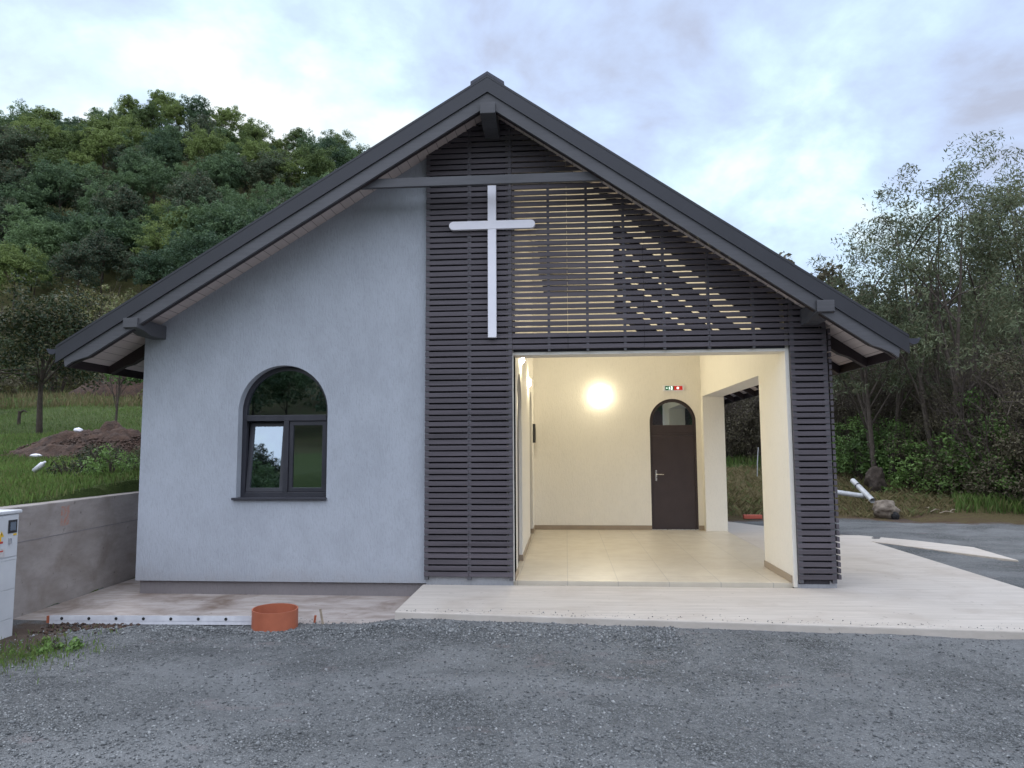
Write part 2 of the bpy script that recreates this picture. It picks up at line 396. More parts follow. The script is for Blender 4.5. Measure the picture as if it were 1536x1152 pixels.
def grass_mat():
    mt, t, b = base_mat('grass_ground', .95, 0, .15)
    v = coords(t)
    f1 = noise(t, v, .35, 5, .6); f2 = noise(t, v, 3.5, 5, .7); f3 = noise(t, v, 25, 4, .7)
    gr = mixc(t, f2, (.036, .060, .020), (.105, .140, .040))
    dry = mixc(t, f3, (.060, .048, .022), (.155, .125, .062))
    so = mixc(t, f3, (.045, .026, .019), (.13, .082, .058))
    d = N(t, 'ShaderNodeAttribute', attribute_name='dry'); s2 = N(t, 'ShaderNodeAttribute', attribute_name='dirt')
    fa = mth(t, 'MULTIPLY', mth(t, 'SUBTRACT', mth(t, 'ADD', d.outputs['Fac'], mth(t, 'MULTIPLY', f2, 1.0)), .95), 3, clamp=True)
    fb = mth(t, 'MULTIPLY', mth(t, 'SUBTRACT', mth(t, 'ADD', s2.outputs['Fac'], mth(t, 'MULTIPLY', f2, 1.0)), .95), 4, clamp=True)
    c = mixc(t, fb, mixc(t, fa, gr, dry), so)
    lk(t, c, b.inputs['Base Color']); bump(t, b, mth(t, 'ADD', f3, f2), .8, .08)
    return mt
M['ground'] = grass_mat()
def leaf_mat(name, dark, light, warm=None, trans=.35, sc=.6):
    mt = bpy.data.materials.new(name); mt.use_nodes = True; t = mt.node_tree
    b = t.nodes['Principled BSDF']; b.inputs['Roughness'].default_value = .6; b.inputs['Specular IOR Level'].default_value = .25
    oi = N(t, 'ShaderNodeObjectInfo'); at = N(t, 'ShaderNodeAttribute', attribute_name='tone')
    g = N(t, 'ShaderNodeNewGeometry')
    f = noise(t, g.outputs['Position'], sc, 3, .6)
    k = mth(t, 'ADD', mth(t, 'MULTIPLY', f, .5), mth(t, 'ADD', mth(t, 'MULTIPLY_ADD', at.outputs['Fac'], .42, .08), mth(t, 'MULTIPLY', mth(t, 'SUBTRACT', oi.outputs['Random'], .5), .5)))
    c = ramp(t, k, [(.2, dark), (.85, light)])
    if warm:
        w = mth(t, 'GREATER_THAN', mth(t, 'FRACT', mth(t, 'MULTIPLY', at.outputs['Fac'], 7.31)), .72)
        c = mixc(t, mth(t, 'MULTIPLY', w, .6), c, warm)
    lk(t, c, b.inputs['Base Color'])
    tl = N(t, 'ShaderNodeBsdfTranslucent'); lk(t, c, tl.inputs[0])
    ms = N(t, 'ShaderNodeMixShader'); ms.inputs[0].default_value = trans
    lk(t, b.outputs[0], ms.inputs[1]); lk(t, tl.outputs[0], ms.inputs[2]); lk(t, ms.outputs[0], t.nodes['Material Output'].inputs[0])
    return mt
M['forest'] = leaf_mat('forest_leaf', (.050, .088, .055), (.150, .225, .100), sc=.12)
M['forest_yellow'] = leaf_mat('forest_leaf_yellow', (.065, .102, .038), (.205, .265, .085), sc=.12)
M['forest_dark'] = leaf_mat('forest_leaf_dark', (.038, .062, .042), (.11, .15, .085), (.12, .10, .065), sc=.12)
M['willow'] = leaf_mat('willow_leaf', (.070, .092, .055), (.19, .22, .12), (.12, .10, .055), .3)
M['fruit'] = leaf_mat('fruit_leaf', (.014, .026, .014), (.075, .10, .040), (.11, .085, .035), .2, 1.5)
M['scrub'] = leaf_mat('scrub_leaf', (.070, .064, .042), (.140, .122, .078), None, .3, .8)
M['bush'] = leaf_mat('bush_leaf', (.055, .105, .034), (.175, .28, .08), None, .25, .8)
M['dryleaf'] = leaf_mat('dry_leaf', (.08, .082, .038), (.23, .22, .10), (.11, .16, .05), .2, .8)
M['grassblade'] = leaf_mat('grass_blade', (.040, .080, .020), (.145, .225, .055), (.17, .16, .07), .25, .6)
M['straw'] = leaf_mat('straw_blade', (.09, .075, .036), (.26, .22, .11), (.10, .15, .05), .2, 1.0)

# ------------------------------------------------------------------ terrain
def wallx(y): return -5.90-.07*(np.asarray(y)-7.3)
LY = [-400, -140, -80, -40, -10, 7, 15, 20, 30, 50, 75, 85, 100, 150, 175, 260, 400]
LZ = [60, 34, 13, 1.5, 0, 0, .55, 1.15, 3.4, 9, 15.5, 20, 30, 73, 82, 88, 88]
RY = [-400, -140, -80, -40, 0, 17, 20, 25, 30, 60, 90, 130, 200, 400]
RZ = [60, 34, 13, 1.5, 0, 0, .35, 1.0, 1.4, 5, 10, 12, 14, 20]
def smooth(a, b, x): t = np.clip((x-a)/(b-a), 0, 1); return t*t*(3-2*t)
def height(x, y):
    x = np.asarray(x, float); y = np.asarray(y, float)
    a = x/np.maximum(np.abs(y), 6)
    wl = (1-smooth(-.30, .14, a)*.9)*(1-.13*smooth(-.60, -.40, a))
    front = (y < 0)
    left = np.interp(y, LY, LZ); right = np.interp(y, RY, RZ)
    side = smooth(-.36, .05, a) ; side = np.where(y < 20, smooth(-6.4, -3.5, x)*1.0+0*side, side*smooth(20, 40, y)+smooth(-6.4, -3.5, x)*(1-smooth(20, 40, y)))
    rk = .35+.65*smooth(.38, .62, a)
    rightz = np.where(right > 1.4, 1.4+(right-1.4)*rk, right)
    z = left*wl*(1-side)+rightz*side
    z = np.where(front, left, z)
    # terrace behind the retaining wall
    terr = smooth(0, .13, (wallx(y)-.07)-x)
    terr = np.where(y < 5.2, terr*0+smooth(0, 1.5, -6.5-x)*.9, terr)
    z = z*np.where(y < 20, np.maximum(terr, smooth(-5, 2, x)), 1)+terr*1.15*(1-smooth(24, 40, y))-.19
    z = z + np.where(y>0, .35, .1)*smooth(9, 30, np.hypot(x, y))*fbm(x*.18, y*.18, 3)*2.0
    # yard relief
    yard = 1-smooth(-.6, .4, (-5.6-x))
    nr = smooth(2, 9, 9-y*0)*1
    z = z+.035*fbm(x*.8, y*.8, 5)+.026*fbm(x*4, y*4, 9)+.014*fbm(x*11, y*11, 13)
    # gravel pushed up along the lower slab, lower at the far left
    z = z+.125*np.exp(-((y-6.74-.02*x+.12*fbm(x*1.3, x*0+3, 8))/.15)**2)*(.75+.9*fbm(x*2.2, y*2, 23))*smooth(-5.2, -4.0, x)*(1-smooth(-1.9, -1.3, x))*(1-.85*np.exp(-((x+2.85)/.42)**2))*(1+1.2*fbm(x*3, y*3, 21))
    z = z-.07*smooth(-4.6, -5.4, x)*0
    z = z+.085*smooth(5.9, 6.7, y)*smooth(-2.2, -1.5, x)*(x < 30)*(1-smooth(17, 20, y))+.03*smooth(4.8, 5.4, x)*smooth(7, 9, y)*(1-smooth(17, 20, y))
    # flat pad under house and slabs
    pad = smooth(7.35, 7.15, y*0+7.35-(y-7.0))*0
    inh = ((x > wallx(y)+.02) & (x < 5.15) & (y > 7.25) & (y < 21) & ~((x > 3.3) & (y > 13.2)))
    z = np.where(inh, np.minimum(z, -.27), z)
    # tyre hollows
    z = z-.03*np.exp(-((y-4.9+.05*x)/.25)**2)-.02*np.exp(-((y-3.7+.08*x)/.3)**2)
    # straw bank on the right
    z = z+.25*np.exp(-(((x-7.4)/1.8)**2+((y-18.6)/.8)**2))+.15*np.exp(-(((x-9.3)/1.6)**2+((y-17.6)/.7)**2))
    return z
def grow(a, b, d0, ratio, end):
    out = list(np.arange(a, b, d0)); s = d0
    while out[-1] < end: s *= ratio; out.append(out[-1]+s)
    return out
xs = np.array(sorted(set([round(-q, 4) for q in grow(6.7, 6.7001, .1, 1.06, 420)]+list(np.round(np.arange(-6.7, 5.6, .07), 4))+[round(q, 4) for q in grow(5.6, 5.7, .1, 1.06, 420)])))
ys = np.array(sorted(set([round(2.6-q, 4) for q in grow(0, .01, .1, 1.09, 420)]+list(np.round(np.arange(2.6, 8.2, .06), 4))+[round(q, 4) for q in grow(8.2, 8.3, .09, 1.035, 420)])))
X, Y = np.meshgrid(xs, ys); Z = height(X, Y)
nx, ny = len(xs), len(ys)
gy = (np.clip(17.2-.42*np.maximum(X-6, 0)+1.2*fbm(X*.5, Y*.5, 31)*2, 11, 30))
left_edge = -4.75-.9*(6.9-Y)*0.55
nzf = fbm(X*2.2, Y*2.2, 40)
grav = (Y < gy) & (X > wallx(Y)+.0) & (Y > -12)
dirtL = np.clip(1.25-((X+5.35)**2/.55**2+((Y-6.1)/1.0)**2)**.5*.62, 0, 1)*(X < -3.8)*(Y < 7.3)
dirt = np.maximum(dirtL, smooth(-1.4, -.2, Y-gy)*.8*(X > 3))
dry = np.clip(.15+.5*smooth(24, 44, Y)*(X < 0)+.2*(X < 0)*(Y < 12)+.95*(X > 2), 0, 1)
dry = np.where((X > 2) & (Y > 26), .25, dry); dry = np.where(Y < -20, .35, dry)
dirt2 = np.clip(.45*(Y < -20)+.12+.65*np.exp(-((X+8.0)/1.7)**2-((Y-12.4)/1.2)**2)+.4*smooth(3, .2, Y-gy)*(X > 2), 0, 1)
V = np.stack([X.ravel(), Y.ravel(), Z.ravel()], 1)
ii = (np.arange(ny-1)[:, None]*nx+np.arange(nx-1)[None, :])
F = np.stack([ii, ii+1, ii+nx+1, ii+nx], -1)
gm = grav[:-1, :-1] & grav[1:, 1:]
def sub(name, mask, mat, attrs):
    f = F[mask]; u, inv = np.unique(f, return_inverse=True)
    return npmesh(name, V[u], inv.reshape(f.shape), mat, attrs={k: a.ravel()[u] for k, a in attrs.items()}, smooth=True)
tag(sub('gravel_yard', gm, M['gravel'], {'dirt': dirt}), kind='structure')
tag(sub('ground', ~gm, M['ground'], {'dry': dry, 'dirt': dirt2}), kind='structure')
def hz(x, y): return float(height(np.array([x]), np.array([y]))[0])

# slabs
slabz = -.04
s_ = MB().prism([(-1.74, 7.15), (-.4, 7.03), (1.3, 6.90), (3.2, 6.76), (5.2, 6.60), (5.2, 13.25), (4.95, 13.42), (3.3, 16.2), (3.02, 16.2), (3.02, 8.55), (-1.74, 8.55)], -.26, slabz, 'z')
tag(s_.build('concrete_slab', M['slab'], bevel=.012), kind='structure')
s_ = MB().prism([(-5.90, 7.25), (-4.6, 7.16), (-3.2, 7.2), (-1.742, 7.25), (-1.742, 8.7), (-5.3, 8.7), (-5.45, 20), (-6.6, 20)], -.34, -.195, 'z')
tag(s_.build('lower_concrete_apron', M['lower_slab']), kind='structure')
s_ = MB().prism([(4.97, 13.6), (5.35, 13.57), (6.02, 12.86), (6.53, 12.07), (6.42, 10.75), (5.21, 12.75)], -.2, -.045, 'z')
tag(s_.build('concrete_strip', M['slab'], bevel=.01), kind='structure')

# ------------------------------------------------------------------ chapel
CH = empty('chapel', (0, 0, 0))
tag(CH, 'small grey plastered chapel with dark slatted gable and lit open porch', 'building')
FY = 8.57
AX, AZ = -.88, 6.005; SL, SR = .6046, .6886
def rooftop(x): return AZ-(SL*(AX-x) if x < AX else SR*(x-AX))
def soff(x): return rooftop(x)-.225
XL, XR = -5.37, 3.02
def arch(c, r, zs):
    def f(x): return zs+math.sqrt(max(r*r-(x-c)**2, 0))
    return f
def samples(a, b, c, r, n=28, extra=()):
    L = [a, b]+[c-r*math.cos(math.pi*k/n) for k in range(n+1)]+list(extra)
    return sorted(set(round(x, 5) for x in L if a <= x <= b))
# front grey wall with the arched window
wc, wr, wzs, wzb = -3.53, .575, 2.065, .99
ss = samples(XL, -.63, wc, wr, extra=(AX, -1.70))
h_ = lambda a, c: (wzb, arch(wc, wr, wzs)) if a >= wc-wr-1e-4 and c <= wc+wr+1e-4 else None
MB().wall([s for s in ss if s <= -1.70], -.03, soff, h_, lambda s, z, d: (s, FY+.3*d, z)).build('front_wall', M['grey_plaster'], CH)
MB().wall([s for s in ss if s >= -1.70], .0, soff, lambda a, c: None, lambda s, z, d: (s, FY+.004+.3*d, z)).build('cladding_backing', M['dark_plaster'], CH)
MB().box(XL-.0, XL+.3, FY+.302, 20, -.03, soff(XL)).build('side_wall', M['grey_plaster'], CH)
MB().box(XL, XR, 19.7, 20, -.1, soff(XR)).build('rear_wall', M['grey_plaster'], CH)
MB().box(XL+.04, -1.60, FY+.045, FY+.2, -.3, -.03).box(XL+.04, XL+.2, FY+.2, 19.98, -.3, -.03).build('plinth', M['plinth'], CH)
MB().box(-1.70, -.645, FY-.006, FY, -.06, .055).build('pale_plinth', M['lilac'], CH); MB().box(2.66, 3.10, FY-.006, FY, -.06, .04).build('pale_plinth', M['lilac'], CH)
# porch left wall X=-.63 with two arched door recesses
d1, d2, ar, azs = 9.62, 12.80, .48, 2.12
yy = sorted(set(samples(FY+.31, 13.89, d1, ar)+samples(FY+.31, 13.89, d2, ar)))
yy = [FY]+yy
def h2(a, c):
    for dc in (d1, d2):
        if a >= dc-ar-1e-4 and c <= dc+ar+1e-4: return (0., arch(dc, ar, azs))
MB().wall(yy, 0., lambda s: soff(-.63), h2, lambda s, z, d: (-.63-.09*d, s, z)).build('porch_side_wall', M['cream'], CH)
MB().box(-.98, -.725, FY+.32, 13.89, 0, soff(-.98)-.03).build('inner_wall_core', M['interior'], CH)
for dc in (d1, d2):
    e = MB().wall(samples(dc-ar, dc+ar, dc, ar), .01, arch(dc, ar-.002, azs), lambda a, c: None, lambda s, z, d: (-.705+.03*(1-d)-.0, s, z)).build('door_leaf', M['door'], CH)
# back wall with arched door
bc, brr, bzs = 2.075, .445, 2.075; BY = 13.89
ss = samples(-.98, XR, bc, brr, extra=(AX,))
h3 = lambda a, c: (0., arch(bc, brr, bzs)) if a >= bc-brr-1e-4 and c <= bc+brr+1e-4 else None
MB().wall(ss, 0., soff, h3, lambda s, z, d: (s, BY+.3*d, z)).build('porch_back_wall', M['cream'], CH)
MB().box(2.72, XR, BY+.302, 19.7, -.1, soff(XR)).build('side_wall', M['grey_plaster'], CH)
# right wall: pillar, beam over the side opening
P1 = 9.75; P2 = 13.70
MB().box(2.62, XR, FY, P1, -.04, 2.55).build('pillar', M['cream'], CH); MB().box(2.62, XR, P2, BY, -.04, 2.55).build('pillar', M['cream'], CH)
MB().prism([(2.62, 2.55), (XR, 2.55), (XR, soff(XR)), (2.62, soff(2.62))], FY, BY, 'y').build('side_beam', M['cream'], CH)
# lintel over the front opening
MB().box(-.63, 2.62, FY+.004, FY+.30, 2.725, 2.98).build('lintel', M['cream'], CH)
MB().box(-.63, 2.62, FY-.006, FY, 2.76, 2.98).build('lintel_board', M['dark_plaster'], CH)
MB().box(2.665, XR, FY-.008, FY-.002, .0, 2.98).prism([(2.62, 2.98), (XR, 2.98), (XR, soff(XR)), (2.62, soff(2.62))], FY-.008, FY-.002, 'y').box(XR+.002, XR+.008, FY, P1, 0, 2.9).build('cladding_backing', M['dark_plaster'], CH)
# dark board brace behind the open slats under the right roof slope
lit = lambda x: 4.85-.925*(x-.40)
MB().prism([(-.63, 4.93), (.33, 4.93), (.42, lit(.42)), (2.44, 2.985), (2.618, 2.985), (2.618, soff(2.62)), (AX+.25, soff(AX+.25))], FY+.15, FY+.18, 'y').build('gable_board', M['dark_plaster'], CH)
MB().prism([(-.628, soff(-.628)-.003), (AX+.26, soff(AX+.26)-.003), (2.618, soff(2.618)-.003), (2.618, soff(2.618)-.02), (AX+.26, soff(AX+.26)-.02), (-.628, soff(-.628)-.02)], FY+.2, BY-.004, 'y').build('porch_ceiling', M['cream'], CH)
# floor
fl = MB().box(-.722, 2.62, FY+.05, BY, -.1, 0).box(2.62, XR-.01, P1, P2, -.1, 0); fl.build('porch_floor', M['tile'], CH)
def sk(*a): MB().box(*a).build('skirting', M['skirt'], CH)
sk(-.63, 1.63, BY-.012, BY, .001, .085); sk(2.52, 2.98, BY-.012, BY, .001, .085)
sk(2.608, 2.62, FY+.05, P1, .001, .085); sk(2.608, XR-.02, P1, P1+.012, .001, .085)
for a, c in ((FY+.05, d1-ar), (d1+ar, d2-ar), (d2+ar, BY-.012)): sk(-.63, -.618, a, c, .001, .085)
for dc in (d1, d2): sk(-.70, -.618, dc+ar-.012, dc+ar, .0015, .0855)
# hall interior floor
MB().box(-5.07, -.98, FY+.3, 19.7, -.05, 0).build('hall_floor', M['interior'], CH)
MB().box(-.98, 2.72, BY+.3, 19.7, -.05, 0).build('hall_floor', M['interior'], CH)

# roof
RY0, RY1 = 7.98, 20.5
LX, RX = -6.09, 3.75
def slab_poly(y0, y1, zt, zb, x0, x1):
    pass
roof = MB()
for x0, x1 in ((LX, AX), (AX, RX)):
    roof.prism([(x0, rooftop(x0)-.03), (x1, rooftop(x1)-.03), (x1, rooftop(x1)-.16), (x0, rooftop(x0)-.16)], RY0+.02, RY1, 'y')
RF = roof.build('roof', M['verge'], CH)
sm = MB()
for x0, x1 in ((LX+.1, AX), (AX, RX-.1)):
    sm.prism([(x0, rooftop(x0)-.165), (x1, rooftop(x1)-.165), (x1, rooftop(x1)-.225), (x0, rooftop(x0)-.225)], RY0+.1, RY1-.02, 'y')
sm.build('soffit', M['soffit'], RF)
vb = MB()
for x0, x1 in ((LX-.02, AX), (AX, RX+.02)):
    vb.prism([(x0, rooftop(x0)), (x1, rooftop(x1)), (x1, rooftop(x1)-.205), (x0, rooftop(x0)-.205)], RY0-.018, RY0+.012, 'y')
    vb.prism([(x0, rooftop(x0)+.004), (x1, rooftop(x1)+.004), (x1, rooftop(x1)-.025), (x0, rooftop(x0)-.025)], RY0-.022, RY0+.16, 'y')
vb.build('verge_trim', M['verge'], RF)
rc = MB()
for s in (-1, 1):
    sl = SL if s < 0 else SR
    rc.prism([(AX, AZ+.045), (AX+s*.20, AZ+.045-.20*sl), (AX+s*.20, AZ+.002-.20*sl), (AX, AZ+.005)], RY0-.024, RY1, 'y')
rc.build('ridge_cap', M['gutter'], RF)
# front rafters (fascia) with a shaped tail, a dark shadow-gap strip, and rafters behind
def rafter(x0, x1, y0, y1, top, depth, mat, name):
    s = -1 if x0 < AX else 1
    tip = x0 if s < 0 else x1
    ins = tip-s*.30
    d = depth
    poly = [(AX, rooftop(AX)-top), (tip, rooftop(tip)-top), (tip-s*.02, rooftop(tip)-top-d*.62), (tip-s*.10, rooftop(tip-s*.1)-top-d*.66), (tip-s*.20, rooftop(tip-s*.2)-top-d*.80), (ins, rooftop(ins)-top-d), (AX, rooftop(AX)-top-d)]
    return MB().prism(poly, y0, y1, 'y').build(name, mat, RF)
for x0, x1 in ((LX+.07, AX), (AX, RX-.07)):
    rafter(x0, x1, RY0+.005, RY0+.045, .205, .165, M['beam'], 'fascia_board')
    rafter(x0+(.01 if x0 < AX-1 else 0), x1-(.01 if x0 > AX-1 else 0), RY0+.047, RY0+.095, .235, .138, M['rafter'], 'rafter')  # dark strip added behind the fascia to draw the shadow gap under it
yr = 8.80
while yr < 20:
    for x0, x1 in ((LX+.07, AX), (AX, RX-.07)):
        if x0 < AX: poly_in = -5.37+.0
        s = -1 if x0 < AX else 1
        tip = x0 if s < 0 else x1; w = XL if s < 0 else XR
        pin = w-s*.05
        poly = [(pin, rooftop(pin)-.226), (tip, rooftop(tip)-.226), (tip-s*.03, rooftop(tip)-.226-.09), (tip-s*.22, rooftop(tip-s*.22)-.226-.12), (tip-s*.34, rooftop(tip-s*.34)-.226-.16), (pin, rooftop(pin)-.226-.16)]
        MB().prism(poly, yr, yr+.09, 'y').build('rafter', M['rafter'], RF)
    yr += .85
# eave boards
MB().box(LX+.06, LX+.085, RY0+.09, RY1-.03, rooftop(LX+.06)-.30, rooftop(LX+.06)-.165).build('eave_board', M['rafter'], RF)
MB().box(RX-.085, RX-.06, RY0+.09, RY1-.03, rooftop(RX-.06)-.30, rooftop(RX-.06)-.165).build('eave_board', M['rafter'], RF)
# gutters: half-round with end caps
for s, tx in ((-1, LX), (1, RX)):
    cx_, cz_ = tx+s*.075, rooftop(tx)-.05; rr = .065
    oo = [(cx_+rr*math.cos(a), cz_+rr*math.sin(a)) for a in np.linspace(math.pi, 2*math.pi, 13)]
    in_ = [(cx_+(rr-.006)*math.cos(a), cz_+(rr-.006)*math.sin(a)) for a in np.linspace(math.pi, 2*math.pi, 13)]
    g = MB().strip(oo, in_, RY0+.0, RY1, 'y'); g.prism(oo, RY0-.006, RY0-.001, 'y'); g.prism(oo, RY1+.001, RY1+.006, 'y')
    g.tube([(cx_+s*rr, RY0-.005, cz_), (cx_+s*rr, RY1, cz_)], .009, 6)
    g.build('gutter', M['gutter'], RF)
# purlins
def purlin(x0, x1, zt, h, y0, curve=True):
    c = .16
    poly = [(y0, zt), (FY+.02, zt), (FY+.02, zt-h), (y0+.30, zt-h)]
    if curve: poly += [(y0+.24, zt-h*.93), (y0+.17, zt-h*.82), (y0+.10, zt-h*.75), (y0+.02, zt-h*.72)]
    poly += [(y0, zt-h*.68)] if curve else [(y0, zt-h)]
    return MB().prism(poly, x0, x1, 'x').build('purlin', M['beam'], RF, bevel=.004)
purlin(-5.27, -5.09, 3.165, .17, RY0-.03)
purlin(2.80, 2.99, 3.21, .19, RY0-.03)
purlin(-.965, -.785, 5.655, .19, RY0-.04, True)
MB().box(-2.46, .60, RY0+.097, RY0+.15, 4.715, 4.825).build('collar_beam', M['beam'], RF, bevel=.004)

# slat cladding
PITCH, SH = .0717, .0530
sl = MB(); bt = MB()
def xlim(z):   # where the slats stop under the soffit
    return AX-(AZ-.17-z)/SL, AX+(AZ-.17-z)/SR
z = .062; k = 0
while z < AZ-.26:
    jit = lambda: random.uniform(-.0015, .0015)
    top = z+SH
    l, r_ = xlim(top)
    x0 = max(-1.715, l)
    segs = []
    if z < 2.74:
        segs = [(-1.715, -1.175), (-1.171, -.640), (2.660, 3.085)]
    else:
        cuts = [-1.715, -1.173, -.64, -.19+.23, .73+.23, 1.73, 2.65, 3.085]
        a = x0
        for c in cuts[1:]:
            if c <= a: continue
            e_ = min(c, r_)
            if e_-a > .02: segs.append((a+.001, e_-.001))
            a = c
            if c >= r_: break
    for a, c in segs:
        dz = jit(); sl.box(a, c, FY-.068+jit(), FY-.042, z+dz, top+dz)
    if z < 2.95: sl.box(XR+.085, XR+.12, FY-.050, P1, z, top)
    z += PITCH; k += 1
sl.build('slat_cladding', M['slat'], CH, bevel=.003)
def batten(x, z0, z1, w=.045, y0=FY-.0605, y1=FY-.009): bt.box(x-w/2, x+w/2, y0, y1, z0, z1)
for x in (-1.69, -1.17, -.665): batten(x, .02, soff(x)-.02)
for x in (-.19, .28, .73, 1.20, 1.73, 2.25): batten(x, 2.76, soff(x)-.02, .032)
batten(2.69, .02, soff(2.69)-.02); batten(3.062, .02, soff(3.08)-.02, .05)
for y_ in (FY+.03, 9.1, P1-.03): bt.box(XR+.01, XR+.083, y_-.02, y_+.02, .02, 2.9)
bt.build('batten', M['beam'], CH)
# inner slat layer behind the open part of the gable
sl = MB(); z = 3.50
T = Matrix.Translation((1, FY+.09, 3)) @ Matrix.Rotation(R(.5), 4, 'Y') @ Matrix.Translation((-1, -FY-.09, -3))
while z < 4.9:
    xr = min(.95, .40+(4.85-z)/.925-.30)
    if xr > -.2: sl.box(-.28-.1*(z-3.5)+random.uniform(-.02, .02), xr, FY+.09, FY+.102, z, z+.022, T)
    z += .0721
# sloping laths beside the brace
def dl_(off0, off1):    # band between two offsets left of the brace line, cut at the left and at the lintel
    P = []
    f = lambda off, z_: .40+(4.85-z_)/.925-off
    zt0, zt1 = [min(4.7, 4.85-(.62+o-.40)*.925) for o in (off0, off1)]
    P = [(f(off0, 2.985), 2.985), (f(off0, zt0), zt0), (f(off1, zt1), zt1), (f(off1, 2.985), 2.985)]
    sl.prism(P, FY+.12, FY+.135, 'y')
o_ = .24
while o_ < 1.35:
    dl_(o_, o_+.25); o_ += .335
sl.build('inner_slats', M['slat'], CH)

# window
WN = empty('window', (wc, FY+.12, 0)); WN.parent = CH
def archline(c, r, zs, zb, n=24):
    return [(c-r, zb)]+[(c-r*math.cos(math.pi*k/n), zs+r*math.sin(math.pi*k/n)) for k in range(n+1)]+[(c+r, zb)]
fr_ = MB()
fr_.strip(archline(0, wr, wzs, wzb), archline(0, wr-.055, wzs, wzb+.0), 0, .07)
fr_.box(-wr+.055, wr-.055, .0, .07, wzb, wzb+.06)
fr_.box(-wr+.055, wr-.055, -.006, .064, 1.945, 2.02)
fr_.box(-.03, .035, -.004, .066, wzb+.06, 1.945)
WF = fr_.build('frame', M['frame'], WN, bevel=.004)
pn = MB().prism(archline(0, wr-.05, wzs, 2.0)[1:-1]+[(wr-.05, 2.0), (-wr+.05, 2.0)], .03, .036, 'y').build('pane', M['glass'], WN)
def sash(x0, x1, z0, z1, tilt):
    e = empty('sash', ((x0+x1)/2, .012, z0)); e.parent = WN; e.rotation_euler = (-tilt, 0, 0)
    w, h = (x1-x0)/2, z1-z0; q = .052
    MB().strip([(-w, 0), (w, 0), (w, h), (-w, h)], [(-w+q, q), (w-q, q), (w-q, h-q), (-w+q, h-q)], 0, .05, 'y', True).build('sash_frame', M['frame'], e, bevel=.004)
    MB().box(-w+q-.005, w-q+.005, .02, .026, q-.005, h-q+.005).build('pane', M['glass'], e)
sash(-wr+.058, -.032, wzb+.063, 1.940, R(6.5))
sash(.038, wr-.058, wzb+.063, 1.940, 0)
MB().box(-.615, wr+.01, -.165, .0, wzb-.028, wzb+.002).build('sill', M['frame'], WN, bevel=.004)
# back door
DR = empty('door', (bc, BY+.03, 0)); DR.parent = CH
MB().strip(archline(0, brr, bzs, 0), archline(0, brr-.04, bzs, 0), 0, .08).build('frame', M['door'], DR, bevel=.003)
dl = MB()
dl.box(-brr+.042, brr-.042, .012, .06, .01, 1.80)
dl.box(-brr+.042, brr-.042, .012, .06, 1.802, 2.01)
dl.strip(archline(0, brr-.042, bzs, 2.01), archline(0, brr-.062, bzs, 2.01), .012, .06)
dl.box(-brr+.06, brr-.06, .004, .014, 1.84, 1.86)
dl.build('door_leaf', M['door'], DR, bevel=.003)
MB().prism([(-brr+.05, 2.0)]+archline(0, brr-.05, bzs, 2.0)[1:-1]+[(brr-.05, 2.0)], .03, .036, 'y').build('pane', M['glass'], DR)
hd = MB().box(-.352, -.322, .0, .012, .93, 1.14).tube([(-.337, -.005, 1.06), (-.337, -.055, 1.06), (-.325, -.06, 1.06), (-.20, -.06, 1.055)], .010, 8)
hd.build('handle', M['steel'], DR, smooth=False)
MB().box(1.63, 2.52, BY-.01, BY+.02, .0, .012).build('threshold', M['steel'], CH)

# ------------------------------------------------------------------ things on the chapel
CR = empty('cross', (-.88, FY-.075, 3.0)); tag(CR, 'large white cross fixed on the dark slats above the porch corner', 'cross')
MB().box(-.052, .052, -.05, 0, -.07, 1.85).build('upright', M['white'], CR, bevel=.004)
def rrect(x0, x1, z0, z1, n=8):
    r = (z1-z0)/2; zc = (z0+z1)/2
    return [(x1-r+r*math.sin(a), zc-r*math.cos(a)) for a in np.linspace(0, math.pi, n+1)]+[(x0+r-r*math.sin(a), zc+r*math.cos(a)) for a in np.linspace(0, math.pi, n+1)]
MB().prism(rrect(-.535, .535, 1.283, 1.388), -.054, .004, 'y').build('crossbar', M['white'], CR, bevel=.004)

for z_ in (.25, 1.335, 1.7): MB().tube([(0, -.001, z_), (0, .03, z_)], .018, 8).build('fixing', M['steel'], CR)

def lamp(loc, rz, label):
    e = empty('wall_lamp', loc, rz); tag(e, label, 'lamp', 'glowing lamps on the porch walls')
    # local -Y points away from the wall
    n = 20; bz = MB()
    bz.tube([(0, 0, 0), (0, -.012, 0)], .075, n); bz.build('base', M['white'], e)
    dm = MB(); b0 = 0; rows = 7
    for i in range(rows+1):
        a = math.pi/2*i/rows; r = .07*math.cos(a)+.0005; y_ = -.013-.04*math.sin(a)
        for k in range(n):
            t_ = 2*math.pi*k/n; dm.v.append((r*math.cos(t_), y_, r*math.sin(t_)))
    for i in range(rows):
        for k in range(n):
            j = (k+1) % n; dm.f.append((i*n+k, i*n+j, (i+1)*n+j, (i+1)*n+k))
    dm.build('lamp_shade', M['lamp'], e, smooth=True)
lamp((.68, BY, 2.59), 0, 'glowing round lamp on the porch back wall facing the viewer')
lamp((-.63, 11.9, 2.69), R(90), 'glowing lamp seen edge-on between the two arched recesses')
lamp((-.63, 9.95, 2.85), R(90), 'lamp seen edge-on high beside the porch opening, nearest the slats')

